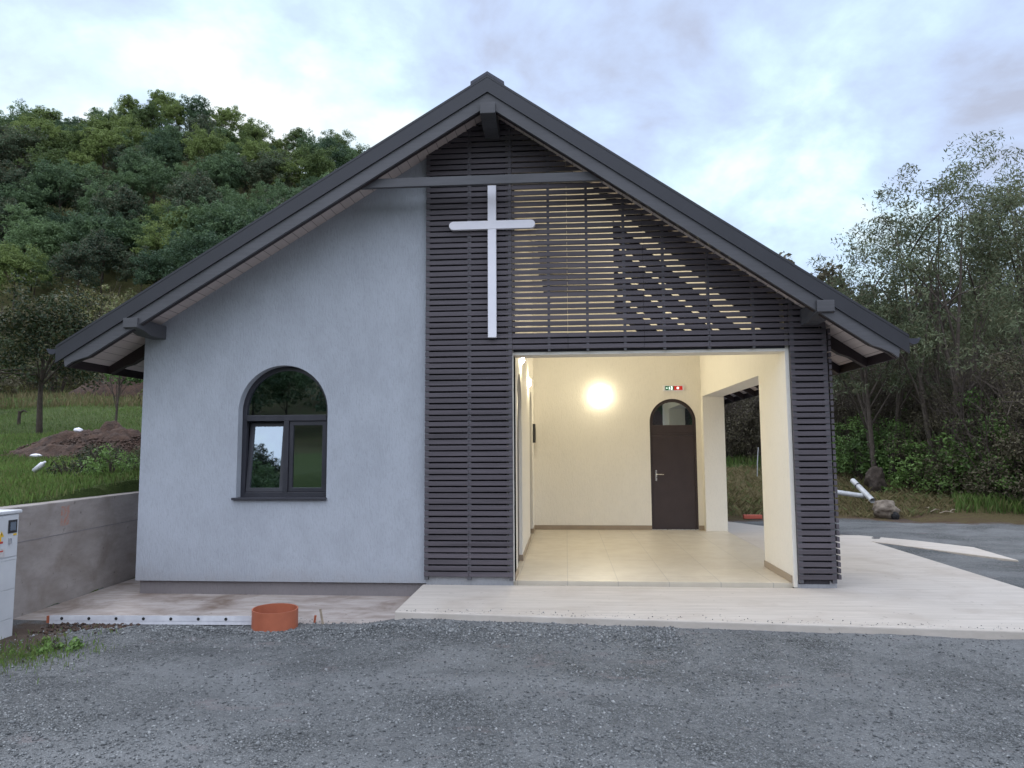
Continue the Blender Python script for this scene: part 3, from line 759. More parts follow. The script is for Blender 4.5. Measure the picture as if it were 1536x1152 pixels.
SG = empty('exit_sign', (2.105, BY, 2.675)); tag(SG, 'small green and red lit exit sign above the arched porch door', 'sign')
MB().box(-.20, .20, -.045, -.001, -.005, .105).build('case', M['white'], SG, bevel=.004)
MB().box(-.165, -.002, -.052, -.046, .012, .09).build('green_panel', M['sign_green'], SG)
MB().box(.002, .165, -.052, -.046, .012, .09).build('red_panel', M['sign_red'], SG)
sg = MB()   # running figure at a door and an arrow
sg.box(-.055, -.028, -.056, -.0525, .018, .084)
sg.tube([(-.080, -.0545, .074), (-.080, -.054, .0741)], .007, 8)
sg.prism([(-.10, .062), (-.082, .066), (-.070, .050), (-.082, .036), (-.092, .040)], -.056, -.0525, 'y')
sg.prism([(-.10, .022), (-.094, .018), (-.082, .034), (-.088, .040)], -.056, -.0525, 'y')
sg.prism([(-.074, .020), (-.068, .022), (-.072, .042), (-.080, .040)], -.056, -.0525, 'y')
sg.prism([(-.155, .051), (-.135, .066), (-.135, .056), (-.115, .056), (-.115, .046), (-.135, .046), (-.135, .036)], -.056, -.0525, 'y')
cx0 = .075
sg.prism([(cx0+.024*math.sin(a), .051+.024*math.cos(a)) for a in np.linspace(0, 2*math.pi, 13)[:-1]], -.056, -.0525, 'y')
sg.build('pictogram', M['sign_white'], SG)
BX = empty('wall_box', (-.63, 13.55, 1.68)); tag(BX, 'narrow dark box on the porch side wall near its back corner', 'box')
MB().box(0, .05, -.10, .10, 0, .36).build('case', M['dark'], BX, bevel=.006)
MB().box(.05, .054, -.07, .07, .06, .28).build('front_cover', M['frame'], BX)

# ------------------------------------------------------------------ retaining wall
rw = MB(); n = 40; y0, y1 = 5.3, 21
pts = [y0+(y1-y0)*k/n for k in range(n+1)]
out = [(float(wallx(y)), y) for y in pts]+[(float(wallx(y))-.27, y) for y in reversed(pts)]
rw.prism(out, -.5, .985, 'z')
RWO = rw.build('retaining_wall', M['wall_conc'], bevel=.012); tag(RWO, 'bare cast concrete retaining wall running back along the grassy bank', 'wall')
ln = MB()
for zz_ in (.60,):
    ln.prism([(float(wallx(y))+.0, y) for y in pts]+[(float(wallx(y))+.004, y) for y in reversed(pts)], zz_, zz_+.008, 'z')
ln.build('pour_line', M['plinth'], RWO)
mkm, t, b = base_mat('faded_red_paint', .9); v = coords(t)
lk(t, mixc(t, ramp(t, noise(t, v, 22, 4, .7), [(.42, (0, 0, 0)), (.60, (1, 1, 1))]), (.30, .265, .25), (.40, .19, .14)), b.inputs['Base Color'])
MB().quad((float(wallx(8.02))+.003, 7.98, .70), (float(wallx(8.18))+.003, 8.14, .70), (float(wallx(8.18))+.003, 8.14, .93), (float(wallx(8.02))+.003, 7.98, .93)).build('paint_mark', mkm, RWO)

# cabinet
CB = empty('electric_cabinet', (-5.35, 6.60, -.3)); tag(CB, 'pale grey electric cabinet with meter window and warning stickers by retaining wall', 'cabinet')
MB().box(-.42, 0, -1.05, 0, .0, 1.28).build('body', M['cab'], CB, bevel=.008)
MB().box(-.44, .018, -1.07, .02, 1.282, 1.315).build('lid', M['cab'], CB, bevel=.008)
dd = MB().box(.001, .010, -1.04, -.015, .875, 1.27); dd.build('door', M['cab'], CB, bevel=.003)
MB().box(.001, .010, -1.04, -.015, .845, .862).build('seam_strip', M['cab'], CB)
MB().box(.001, .008, -1.04, -.015, .565, .842).box(.001, .008, -1.04, -.015, .285, .56).box(.001, .008, -1.04, -.015, .005, .28).build('lower_panel', M['cab'], CB, bevel=.003)
MB().box(.011, .016, -.145, -.035, 1.10, 1.225).build('meter_window', M['dark'], CB, bevel=.003)
MB().box(.0165, .018, -.125, -.055, 1.125, 1.205).build('meter_pane', M['glass'], CB)
MB().box(.011, .013, -.075, -.035, 1.075, 1.092).build('small_sticker', M['yellow'], CB)
ws = MB().box(.011, .013, -.36, -.22, 1.035, 1.075).prism([(-.25, 1.076), (-.19, 1.076), (-.22, 1.13)], .011, .013, 'x'); 
ws.build('warning_sign', M['yellow'], CB)
MB().box(.0135, .0145, -.35, -.20, 1.015, 1.034).build('warning_stripe', M['red'], CB)
MB().box(.0135, .0145, -.223, -.217, 1.09, 1.115).build('warning_mark', M['hole'], CB)
MB().box(.011, .013, -.32, -.17, .885, .965).build('paper_label', M['label'], CB)
MB().box(.0135, .014, -.30, -.19, .935, .948).build('label_line', M['red'], CB)
MB().box(.011, .03, -.135, -.11, 1.0, 1.055).build('lock', M['steel'], CB, bevel=.003)
ft = MB().prism([(-.55, -1.2), (.10, -1.25), (.42, .22), (.32, .30), (-.5, .10)], -.12, .012, 'z').build('footing', M['lower_slab'], CB)

# perforated white rule
RU = MB()
x0_, y0_, x1_, y1_ = -5.30, 7.02, -3.05, 7.10
L = math.hypot(x1_-x0_, y1_-y0_)
RL = empty('perforated_rule', (x0_, y0_, -.15), math.atan2(y1_-y0_, x1_-x0_)); tag(RL, 'long white perforated metal strip lying where gravel meets stained concrete', 'metal strip')
MB().box(0, L, 0, .05, .0, .006).box(0, L, .0, .004, -.03, .058).build('profile', M['alu'], RL)
hl = MB()
for k in range(14):
    hx = .13+k*.285
    if hx < L: MB().tube([(hx, -.0025, .026), (hx, .0, .026)], .016, 10).build('hole', M['hole'], RL)
MB().box(-.03, 0, .0, .05, -.02, .05).build('end_cap', M['terra'], RL)

# orange pipe ring
PR = empty('orange_pipe', (-2.93, 7.04, -.25)); tag(PR, 'short slanted offcut of wide orange pipe standing in the gravel', 'pipe')
n = 40; Rr = .225; pm = MB(); bmq = []
ring = []
for k in range(n):
    a = 2*math.pi*k/n; ring.append((math.cos(a), math.sin(a)))
for rr, flip in ((Rr, 0), (Rr-.012, 1)):
    for zt in (0, 1):
        for c_, s_2 in ring:
            pm.v.append((rr*c_*1.0, rr*s_2*.92, (.25-.004*c_+.006*s_2) if zt else (.02+.045*c_)))
for k in range(n):
    j = (k+1) % n
    pm.f += [(k, j, n+j, n+k), (2*n+k, 3*n+k, 3*n+j, 2*n+j), (n+k, n+j, 3*n+j, 3*n+k), (k, 2*n+k, 2*n+j, j)]
pm.build('pipe_wall', M['terra'], PR, smooth=False)
for k, (x_, y_, lean) in enumerate(((-2.62, 7.28, .02), (-2.50, 7.22, -.03))):
    st = MB().tube([(0, 0, -.05), (lean, 0, .10)], .012, 6)
    o = st.build('stake', M['wooddry' if k else 'terra'], None); o.location = (x_, y_, hz(x_, y_)+.05)
    tag(o, ('short rusty peg sticking up just right of the orange pipe' if not k else 'short tan peg, second one right of the orange pipe'), 'peg', 'pegs beside the orange pipe')

# ------------------------------------------------------------------ gravel stones
def stones(name, P, size, mat, extra=None):
    n = len(P); o6 = np.array([(1, 0, 0), (-1, 0, 0), (0, 1, 0), (0, -1, 0), (0, 0, 1), (0, 0, -1)], float)
    f8 = np.array([(0, 2, 4), (2, 1, 4), (1, 3, 4), (3, 0, 4), (2, 0, 5), (1, 2, 5), (3, 1, 5), (0, 3, 5)])
    sc = size[:, None]*rng.uniform(.55, 1.25, (n, 3))*np.array([1, 1, .7])
    V = o6[None]*sc[:, None, :]*rng.uniform(.75, 1.2, (n, 6, 1))
    a = rng.uniform(0, 6.28, n); bb = rng.uniform(-.7, .7, n)
    ca, sa, cb_, sb = np.cos(a), np.sin(a), np.cos(bb), np.sin(bb)
    x, y, z = V[..., 0].copy(), V[..., 1].copy(), V[..., 2].copy()
    y2 = y*cb_[:, None]-z*sb[:, None]; z2 = y*sb[:, None]+z*cb_[:, None]
    V[..., 0] = x*ca[:, None]-y2*sa[:, None]; V[..., 1] = x*sa[:, None]+y2*ca[:, None]; V[..., 2] = z2
    V += P[:, None, :]
    F = (f8[None]+6*np.arange(n)[:, None, None]).reshape(-1, 3)
    tone = np.repeat(rng.uniform(0, 1, n), 6)
    return npmesh(name, V.reshape(-1, 3), F, mat, attrs={'tone': tone})
n = 60000
u = rng.uniform(0, 1, n); gy_ = 2.9+(7.3-2.9)*u**1.0; gx_ = rng.uniform(-1, 1, n)*(gy_*.86+.3)-.08*gy_
keep = (fbm(gx_*.9, gy_*.9, 77)+rng.uniform(-.35, .35, n) > -.05) & ~((gx_ > -1.8) & (gy_ > 7.0-.08*gx_)) & (gx_ > -5.2) & (dirtL.max() > -1)
gx_, gy_ = gx_[keep], gy_[keep]
sz = rng.uniform(.004, .012, len(gx_))*(1+.6*(rng.random(len(gx_)) > .93))
zt = height(gx_, gy_)
g0 = stones('gravel_stones', np.stack([gx_, gy_, zt+sz*.25], 1), sz, M['pebble']); n = 7000; rx_ = rng.uniform(-4.9, 1.0, n); ry_ = 6.72-.03*rx_+rng.normal(0, .20, n); sz2 = rng.uniform(.007, .017, n)
g2 = stones('coarse_gravel', np.stack([rx_, ry_, height(rx_, ry_)+sz2*.2], 1), sz2, M['pebble']); tag(g2, 'coarser gravel heaped along the edge of the lower concrete', 'gravel', kind='stuff')
tag(g0, 'loose grey gravel stones over the yard', 'gravel', kind='stuff')
n = 320; sx_ = rng.uniform(-1.7, 5.1, n); sy_ = 7.15-(sx_+1.74)*.079+np.abs(rng.normal(0, .10, n))+.01
n2_ = 350; ax_ = rng.uniform(-5.4, -1.8, n2_); ay_ = 7.22+np.abs(rng.normal(0, .09, n2_))
PP = np.concatenate([np.stack([sx_, sy_, sx_*0+slabz+.003], 1), np.stack([ax_, ay_, ax_*0-.19], 1)])
g1 = stones('spilled_stones', PP, rng.uniform(.003, .010, len(PP))*np.where(rng.random(len(PP)) > .5, 1, .6), M['pebble']); tag(g1, 'loose stones spilled over the concrete edges', 'gravel', kind='stuff')

# ------------------------------------------------------------------ vegetation
def leaves(centers, sizes, per, leaf, aspect=1.0, droop=0., seed=0, flat=.6):
    """quads spread round clump centres; returns V, F, tone"""
    g = np.random.default_rng(seed); n = len(centers)*per
    c = np.repeat(centers, per, 0); s = np.repeat(sizes, per)
    d = g.normal(0, 1, (n, 3)); d /= np.linalg.norm(d, axis=1)[:, None]
    r = g.uniform(.25, 1, n)**.6
    p = c+d*(r*s)[:, None]*np.array([1, 1, .75]); p[:, 2] -= droop*r*s
    # leaf axes
    nn = d*.6+g.normal(0, .6, (n, 3))+np.array([0, 0, flat]); nn /= np.linalg.norm(nn, axis=1)[:, None]
    t = np.cross(nn, g.normal(0, 1, (n, 3))); t[:, 2] -= droop; t /= np.linalg.norm(t, axis=1)[:, None]
    b = np.cross(nn, t); b /= np.linalg.norm(b, axis=1)[:, None]
    L = leaf*g.uniform(.6, 1.4, n); w = L/aspect
    V = np.empty((n, 4, 3)); 
    V[:, 0] = p-t*L[:, None]*.5; V[:, 1] = p+b*w[:, None]*.5; V[:, 2] = p+t*L[:, None]*.5; V[:, 3] = p-b*w[:, None]*.5
    V[:, 1] += nn*w[:, None]*.12; V[:, 3] += nn*w[:, None]*.12
    F = np.arange(n*4).reshape(n, 4)
    clump = np.repeat(np.repeat(g.uniform(0, 1, len(centers)), per), 4)
    tone = np.clip(.55*clump+.45*np.repeat(g.uniform(0, 1, n), 4), 0, 1)
    return V.reshape(-1, 3), F, tone
def make_tree(name, h, cr, ch, nclump, per, leaf, mat, seed, label, cat, group=None, bark='bark', trunk_r=.16, aspect=1.6, droop=0., open_=.0, clsize=(.16, .3), stems=1, base=0.25):
    g = np.random.default_rng(seed); e = empty(name); tag(e, label, cat, group)
    # clump centres over an uneven ellipsoid
    d = g.normal(0, 1, (nclump, 3)); d /= np.linalg.norm(d, axis=1)[:, None]; d[:, 2] = np.where(d[:, 2] < -.55, -d[:, 2], d[:, 2])
    rr = g.uniform(.30+open_*.0, 1, nclump)**.55*(1+.22*np.sin(3*np.arctan2(d[:, 1], d[:, 0])+seed)+.15*g.normal(0, 1, nclump))
    zc = h-ch/2
    C = np.stack([d[:, 0]*rr*cr, d[:, 1]*rr*cr, zc+d[:, 2]*rr*ch/2], 1)
    V, F, tone = leaves(C, cr*g.uniform(*clsize, nclump), per, leaf, aspect, droop, seed)
    npmesh('crown', V, F, M[mat], e, {'tone': tone})
    tk = MB()
    for s in range(stems):
        ang = 2*math.pi*s/stems+seed; off = 0 if stems == 1 else .22
        lean = 0 if stems == 1 else cr*.35
        P = []
        for k in range(7):
            f = k/6; P.append((math.cos(ang)*(off+lean*f)+.04*h*math.sin(2.3*f+seed)*f, math.sin(ang)*(off+lean*f)+.03*h*math.sin(3.1*f+seed*2)*f, -.3+(h*.86+.3)*f))
        tk.tube(P, [trunk_r*(1-.86*k/6)/(1 if stems == 1 else 1.3) for k in range(7)], 7)
        for k in range(int(9/stems)+3):
            f = .3+.6*g.random(); i = min(int(f*6), 5); q = Vector(P[i]).lerp(Vector(P[i+1]), f*6-i)
            c = C[g.integers(0, nclump)]; c = Vector(c)
            if c.z < q.z-.1*h: c.z = q.z+.12*h
            mid = q.lerp(c, .5)+Vector((0, 0, .03*h))
            tk.tube([q, mid, c], [trunk_r*.38*(1-f*.5), trunk_r*.22, trunk_r*.05], 5, False)
    tk.build('trunk', M[bark], e, smooth=True, recalc=False)
    return e
def place(e, x, y, s=1, rz=0, dz=0, sz=None):
    e.location = (x, y, hz(x, y)+dz); e.rotation_euler = (0, 0, rz); e.scale = (s, s, sz or s)

# forest on the left hill
FL = 'leafy green tree in the dense wood covering the hillside'; FG = 'trees of the wood on the left hillside'
protos = []
for k, (mt_, h_k, cr_k, ch_k) in enumerate((('forest', 11, 4.2, 8.5), ('forest', 12.5, 4.6, 9.5), ('forest_yellow', 12, 4.4, 8.5), ('forest_dark', 13, 3.8, 9.5), ('forest', 9.5, 4.4, 7.5), ('forest_dark', 11.5, 4.4, 8.5), ('forest_yellow', 13, 3.6, 8))):
    protos.append(make_tree('forest_tree', h_k, cr_k, ch_k, 170, 60, .34, mt_, 100+k, FL, 'tree', FG, trunk_r=.17, aspect=2.0, clsize=(.11, .26)))
g = np.random.default_rng(5)
spots = []
for ring_y, cnt in ((85, 24), (92, 27), (99, 29), (106, 31), (113, 33), (121, 35), (129, 37), (138, 39), (147, 42)):
    for k in range(cnt):
        a = -1.0+(k+g.uniform(.1, .9))/cnt*1.12
        y_ = ring_y+g.uniform(-3, 3); spots.append((a*y_, y_, ring_y))
used = [False]*len(protos)
def pick(y_, a):
    p = np.array([3, 3, 1.0, 2.2, 3, 2, .6]) if y_ < 125 else np.array([1.5, 2, 4.0, 1.2, 1.5, 1, 3.5])
    return int(g.choice(len(protos), p=p/p.sum()))
cnt = 0
for x_, y_, ry_ in spots:
    if x_/y_ > .02: continue
    i = pick(y_, x_/y_)
    if not used[i]: e = protos[i]; used[i] = True
    else: e = copy_tree(protos[i])
    s = .88*g.uniform(.75, 1.15)*(.85 if y_ < 92 else 1)*(1+.15*(g.random() > .9))
    place(e, x_, y_, s, g.uniform(0, 6.28), -.4, s*g.uniform(.85, 1.1)); cnt += 1
for i, u_ in enumerate(used):
    if not u_: place(protos[i], -70, 118, 1, 0)
# trees on the skyline to the right and the hill opposite (seen in the window glass)
for k in range(96):
    e = copy_tree(protos[int(g.choice([0, 1, 3, 4, 5]))])
    x_ = -85+(k % 32)*3.6+g.uniform(-1.5, 1.5); y_ = (-78, -56, -40)[k//32]+g.uniform(-8, 8); s = g.uniform(.55, .85); place(e, x_, y_, s, g.uniform(0, 6), -.3)
    e['label'] = 'leafy tree on the opposite hillside, mirrored in the chapel window'; e['group'] = 'trees on the opposite hillside'

# ---- left bank
def at_px(px_, y_):       # world x seen at this share of depth
    return px_*y_
t_ = make_tree('fruit_tree', 4.4, 1.75, 3.7, 170, 85, .10, 'fruit', 11, 'dark round-crowned fruit tree standing on the grass bank left of the chapel', 'tree', None, trunk_r=.10, aspect=2.0, clsize=(.16, .34))
place(t_, -.785*20, 20, 1, .6)
t_ = make_tree('fruit_tree', 3.4, 1.6, 2.5, 60, 60, .12, 'fruit', 12, 'second dark fruit tree, cut by the left edge of the picture', 'tree', None, trunk_r=.08, aspect=2.0, clsize=(.16, .34))
place(t_, -.875*23.5, 23.5, 1, 2)
t_ = make_tree('sapling', 2.6, .62, 1.5, 26, 34, .11, 'bush', 13, 'thin young sapling on the bank beside the chapel corner', 'tree', None, trunk_r=.045, aspect=2.0, clsize=(.2, .4))
place(t_, -.668*18, 18, 1, 1)
def shrub(name, h, r, ncl, per, leaf, mat, seed, label, cat, group, twigs=14, tw='bark', aspect=2, droop=0.):
    g = np.random.default_rng(seed); e = empty(name); tag(e, label, cat, group)
    d = g.normal(0, 1, (ncl, 3)); d /= np.linalg.norm(d, axis=1)[:, None]; d[:, 2] = np.abs(d[:, 2])
    rr = g.uniform(.35, 1, ncl)**.5*(1+.2*g.normal(0, 1, ncl))
    C = np.stack([d[:, 0]*rr*r, d[:, 1]*rr*r, .12*h+d[:, 2]*rr*h*.85], 1)
    V, F, tone = leaves(C, r*g.uniform(.16, .36, ncl), per, leaf, aspect, droop, seed)
    npmesh('foliage', V, F, M[mat], e, {'tone': tone})
    tk = MB()
    for k in range(twigs):
        a = g.uniform(0, 6.28); b_ = r*g.uniform(.3, 1.05); hh = h*g.uniform(.6, 1.15)
        q = Vector((math.cos(a)*b_*.15, math.sin(a)*b_*.15, -.15)); p2 = Vector((math.cos(a)*b_*.6, math.sin(a)*b_*.6, hh*.55)); p3 = Vector((math.cos(a+.3)*b_, math.sin(a+.3)*b_, hh))
        tk.tube([q, p2, p3], [.016*h**.5, .011*h**.5, .003*h**.5], 4, False)
        for j in range(3):
            p4 = p2.lerp(p3, g.uniform(0, .8)); dd_ = Vector(g.normal(0, 1, 3)).normalized()*h*.18; dd_.z = abs(dd_.z)
            tk.tube([p4, p4+dd_], [.007*h**.5, .002*h**.5], 3, False)
    tk.build('stem', M[tw], e, recalc=False)
    return e
def scatter(protos_, spots_, labels=None, smin=.75, smax=1.25, seed=3):
    g = np.random.default_rng(seed); used = [0]*len(protos_)
    for n_, (x_, y_) in enumerate(spots_):
        i = n_ % len(protos_) if n_ < len(protos_) else int(g.integers(0, len(protos_)))
        e = protos_[i] if not used[i] else copy_tree(protos_[i]); used[i] = 1
        s = g.uniform(smin, smax); place(e, x_, y_, s, g.uniform(0, 6.28), -.05, s*g.uniform(.85, 1.2))
DG = 'dry shrubs on the slope above the bank'
DL = 'dry olive and brown shrub on the slope below the wood'
dry_p = [shrub('dry_shrub', 2.2, 1.5, 40, 40, .16, 'dryleaf', 31, DL, 'shrub', DG, 22), shrub('dry_shrub', 3.0, 1.3, 46, 40, .17, 'dryleaf', 32, DL, 'shrub', DG, 20), shrub('dry_shrub', 1.5, 1.7, 36, 40, .15, 'dryleaf', 33, DL, 'shrub', DG, 26), shrub('dry_shrub', 2.4, 1.5, 44, 40, .16, 'scrub', 34, DL, 'shrub', DG, 24)]
g = np.random.default_rng(11); sp = []
for k in range(95):
    y_ = 27+50*g.random()**.9; a = g.uniform(-.98, -.44); sp.append((a*y_, y_))
scatter(dry_p, sp, smin=.6, smax=1.45)
YB = shrub('yellow_shrub', 3.6, 1.6, 46, 50, .2, 'dryleaf', 41, 'tall yellowish shrub at the foot of the wood above the eave end', 'shrub', None, 14)
place(YB, -.70*60, 60, 1.3)

# soil mound, built as its own lump of earth
def mound(name, cx_, cy_, rx, ry, h, mat, seed, ang=0, n=90, rough=.35):
    u = np.linspace(-1.15, 1.15, n); A, B = np.meshgrid(u, u)
    wob = 1+.22*fbm(A*2+9, B*2, seed)
    rr = np.hypot(A, B)*wob
    prof = np.clip(1-rr**2, 0, 1)**.8
    x_ = cx_+(A*rx*math.cos(ang)-B*ry*math.sin(ang)); y_ = cy_+(A*rx*math.sin(ang)+B*ry*math.cos(ang))
    z_ = height(x_, y_)-.12+(prof*h*(1+rough*2*fbm(A*4, B*4, seed+1)))+.10*rough*fbm(A*11, B*11, seed+2)*(prof > .02)*2+.12*(prof > .0)
    idx = np.arange(n*n).reshape(n, n); Fq = np.stack([idx[:-1, :-1], idx[:-1, 1:], idx[1:, 1:], idx[1:, :-1]], -1).reshape(-1, 4)
    ok = rr.ravel()[Fq].min(1) < 1.0; Fq = Fq[ok]; uq, inv = np.unique(Fq, return_inverse=True)
    V_ = np.stack([x_.ravel(), y_.ravel(), z_.ravel()], 1)[uq]
    return npmesh(name, V_, inv.reshape(Fq.shape), M[mat])
o = mound('soil_mound', -10.15, 14.9, 2.1, .95, .45, 'soil', 50, .12, rough=.75); tag(o, 'long heap of reddish dug soil on the grass bank', 'soil heap')
o = mound('soil_mound', -.655*30, 31, 3.2, 1.2, .9, 'soil', 51, .1); tag(o, 'distant reddish soil heap seen just under the left eave', 'soil heap')
import bmesh
def rock(name, loc, dims, mat, seed, label, cat, amp=.25):
    bm = bmesh.new(); bmesh.ops.create_icosphere(bm, subdivisions=4, radius=1)
    g_ = random.Random(seed); ox = g_.uniform(0, 50)
    for v_ in bm.verts:
        f = 1+amp*2*float(fbm(np.array([v_.co.x*1.6+ox]), np.array([v_.co.y*1.6+v_.co.z*2.1]), seed)[0])+amp*.5*float(fbm(np.array([v_.co.x*6+ox]), np.array([v_.co.y*6+v_.co.z*5]), seed)[0])
        v_.co = Vector((v_.co.x*dims[0], v_.co.y*dims[1], v_.co.z*dims[2]))*f
    me = bpy.data.meshes.new(name); bm.to_mesh(me); bm.free(); me.materials.append(M[mat])
    o = bpy.data.objects.new(name, me); COL.objects.link(o); o.location = loc
    for p_ in me.polygons: p_.use_smooth = True
    return tag(o, label, cat)
def rock_(n_, l_, d_, m_, s_): return rock(n_, l_, d_, m_, s_, '', '')
g = np.random.default_rng(77); n = 1500; x_ = g.normal(-10.15, 1.15, n); y_ = 14.7+g.normal(0, .48, n)
q_ = np.clip(1-((x_+10.15)/2.1)**2-((y_-14.9)/.95)**2, 0, 1)**.8
o = stones('soil_clods', np.stack([x_, y_, height(x_, y_)+q_*.45+.02], 1), g.uniform(.012, .055, n), M['soil']); tag(o, 'clods of reddish earth strewn over the dug soil heap', 'soil', kind='stuff')
# litter on the bank
def on(x_, y_): return (x_, y_, hz(x_, y_))
bo = MB(); bo.tube([(0, 0, 0), (.0, 0, .17), (0, 0, .20), (0, 0, .235)], [.042, .042, .020, .016], 12)
o = bo.build('plastic_bottle', M['white'], smooth=True); o.location = (-.79*10.2, 10.2, hz(-.79*10.2, 10.2)+.10); o.rotation_euler = (.4, .9, .3); tag(o, 'white plastic bottle lying in the grass above the retaining wall', 'bottle')
o = rock_('litter_scrap', (-.79*13, 13, hz(-.79*13, 13)+.12), (.11, .07, .04), 'white', 52); tag(o, 'flat white scrap of litter on the grass between bottle and soil heap', 'litter')
o = rock_('litter_scrap', (-.725*15.0, 15.0, hz(-.725*15.0, 15.0)+.52), (.10, .07, .05), 'white', 53); tag(o, 'small white scrap lying on top of the soil heap', 'litter')
po = MB().tube([(0, 0, -.2), (.02, 0, .42)], .05, 7).tube([(.02, 0, .36), (.16, 0, .44), (.26, .02, .38)], [.04, .03, .02], 6)
o = po.build('tree_stub', M['bark']); o.location = on(-.82*22, 22); tag(o, 'short dark stub of a branch or post in the grass at far left', 'stump')

# grass blades, left bank
def blades(name, P, h, w, mat, seed, lean=.5):
    g = np.random.default_rng(seed); n = len(P)
    a = g.uniform(0, 6.28, n); hh = h*g.uniform(.45, 1.3, n); ww = w*g.uniform(.6, 1.3, n)
    dx, dy = np.cos(a), np.sin(a); la = g.uniform(0, 6.28, n); ll = hh*lean*g.uniform(.2, 1, n)
    V = np.empty((n, 4, 3)); 
    V[:, 0] = P-np.stack([dx*ww, dy*ww, ww*0+.02], 1); V[:, 1] = P+np.stack([dx*ww, dy*ww, ww*0-.02], 1)
    mid = P+np.stack([np.cos(la)*ll*.35, np.sin(la)*ll*.35, hh*.6], 1)
    V[:, 2] = mid+np.stack([dx*ww*.8, dy*ww*.8, ww*0], 1); V[:, 3] = P+np.stack([np.cos(la)*ll, np.sin(la)*ll, hh], 1)
    F = np.arange(4*n).reshape(n, 4)
    return npmesh(name, V.reshape(-1, 3), F, M[mat], None, {'tone': np.repeat(np.clip(g.uniform(0, 1, n)*.6+.9*(fbm(P[:, 0]*.7, P[:, 1]*.7, seed)+.3), 0, 1), 4)})
g = np.random.default_rng(21)
n = 90000; y_ = 6.8+ (28-6.8)*g.random(n)**1.4; a = g.uniform(-1.02, -.56, n); x_ = a*y_
k = ((x_ < wallx(y_)-.27) & (fbm(x_*.55, y_*.55, 61)+g.uniform(-.25, .35, n) > -.12) | ((x_ > wallx(y_)-1.1) & (x_ < wallx(y_)-.2) & (g.random(n) < .7))) & ~((((x_+10.15)/2.0)**2+((y_-14.9)/.9)**2 < 1))
x_, y_ = x_[k], y_[k]; P = np.stack([x_, y_, height(x_, y_)], 1)
o = blades('grass', P, .085, .006, 'grassblade', 62); tag(o, 'green grass growing over the bank left of the chapel', 'grass', kind='stuff')
n = 34000; y_ = 25+ (60)*g.random(n)**1.2; a = g.uniform(-1.0, -.42, n); x_ = a*y_; P = np.stack([x_, y_, height(x_, y_)], 1)
o = blades('dry_grass', P, .24, .022, 'straw', 63); tag(o, 'dry olive grass on the slope below the wood', 'grass', kind='stuff')
# weeds along the wall top
WG = 'weedy clumps along the top of the retaining wall'
wp = [shrub('weed_clump', .55, .42, 26, 34, .055, 'bush', 71, 'low green weed clump on the bank behind the retaining wall', 'weed', WG, 12), shrub('weed_clump', .45, .5, 24, 34, .05, 'fruit', 72, 'low green weed clump on the bank behind the retaining wall', 'weed', WG, 12)]
sp = [(-7.0, 11.0), (-7.5, 11.7), (-8.0, 11.2), (-7.3, 12.4), (-8.4, 12.3), (-7.9, 12.9), (-8.9, 12.9), (-7.6, 13.4), (-8.5, 13.5), (-7.1, 11.8), (-9.3, 13.6), (-6.9, 10.3), (-7.6, 10.4), (-8.1, 12.0)]
scatter(wp, sp, smin=.5, smax=.95)
# corner weeds by the cabinet
cw = [shrub('corner_weed', .10, .13, 12, 24, .035, 'bush', 73, 'tuft of green weeds in the dirt in front of the electric cabinet', 'weed', 'weeds by the electric cabinet', 6)]
scatter(cw, [(-4.98, 6.05), (-4.72, 6.1), (-4.9, 5.75), (-4.62, 5.85), (-4.78, 6.35), (-4.55, 6.2)], smin=.7, smax=1.3)
n = 1500; x_ = g.normal(-4.75, .28, n); y_ = g.normal(6.0, .28, n); P = np.stack([x_, y_, height(x_, y_)], 1)
o = blades('corner_grass', P, .045, .003, 'grassblade', 64); tag(o, 'sparse grass in the dirt corner by the cabinet', 'grass', kind='stuff')
n = 260; x_ = g.uniform(-5.3, -4.3, n); y_ = 6.95+g.normal(0, .16, n)-.0*x_; x_ = x_-.0
o = stones('rubble', np.stack([x_, y_, height(x_, y_)+.01], 1), g.uniform(.010, .032, n), M['soil']); tag(o, 'dark earth crumbs and rubble by the foot of the retaining wall', 'rubble', kind='stuff')

# ---- right side
def airy(h, r, seed, ncl, per, label, stems=4, leaf=.125, x=0, y=0, s=1, mat='willow'):
    t = make_tree('willow_tree', h, r, h*.78, ncl, per, leaf, mat, seed, label, 'tree', None, bark='palebark', trunk_r=.12, aspect=4.2, droop=.35, clsize=(.09, .22), stems=stems)
    place(t, x, y, s, seed); return t
airy(8.8, 3.0, 201, 250, 115, 'tall airy willow with several thin stems right of the chapel roof', 4, x=.515*20.5, y=20.5)
airy(10.2, 3.3, 202, 300, 115, 'tallest airy willow, at the right edge of the picture', 5, x=.665*21, y=21)
airy(6.3, 2.3, 203, 170, 100, 'lower airy willow leaning out over the end of the chapel roof', 3, x=.425*22, y=22)
airy(8.2, 2.4, 204, 150, 115, 'airy willow between the two tall ones, set further back', 4, x=.60*25, y=25)
airy(6.4, 1.6, 205, 34, 45, 'far tree of which only thin top twigs show over the right roof slope', 2, x=.315*30, y=30, s=1.12)
SG_ = 'brown tangled scrub at the right edge of the yard'; SL_ = 'brown twiggy scrub bush in the thicket right of the yard'
sp_ = [shrub('scrub_bush', 3.9, 1.9, 110, 95, .070, 'scrub', 81, SL_, 'bush', SG_, 46, 'palebark'), shrub('scrub_bush', 3.0, 1.7, 80, 95, .070, 'scrub', 82, SL_, 'bush', SG_, 50, 'palebark'), shrub('scrub_bush', 4.5, 2.0, 125, 95, .075, 'scrub', 83, SL_, 'bush', SG_, 44, 'palebark')]
g = np.random.default_rng(15); q = []
for k in range(50):
    y_ = 20.5+15*g.random(); lo = .47 if y_ < 24 else .30
    a = g.uniform(lo, .86); q.append((a*y_, y_))
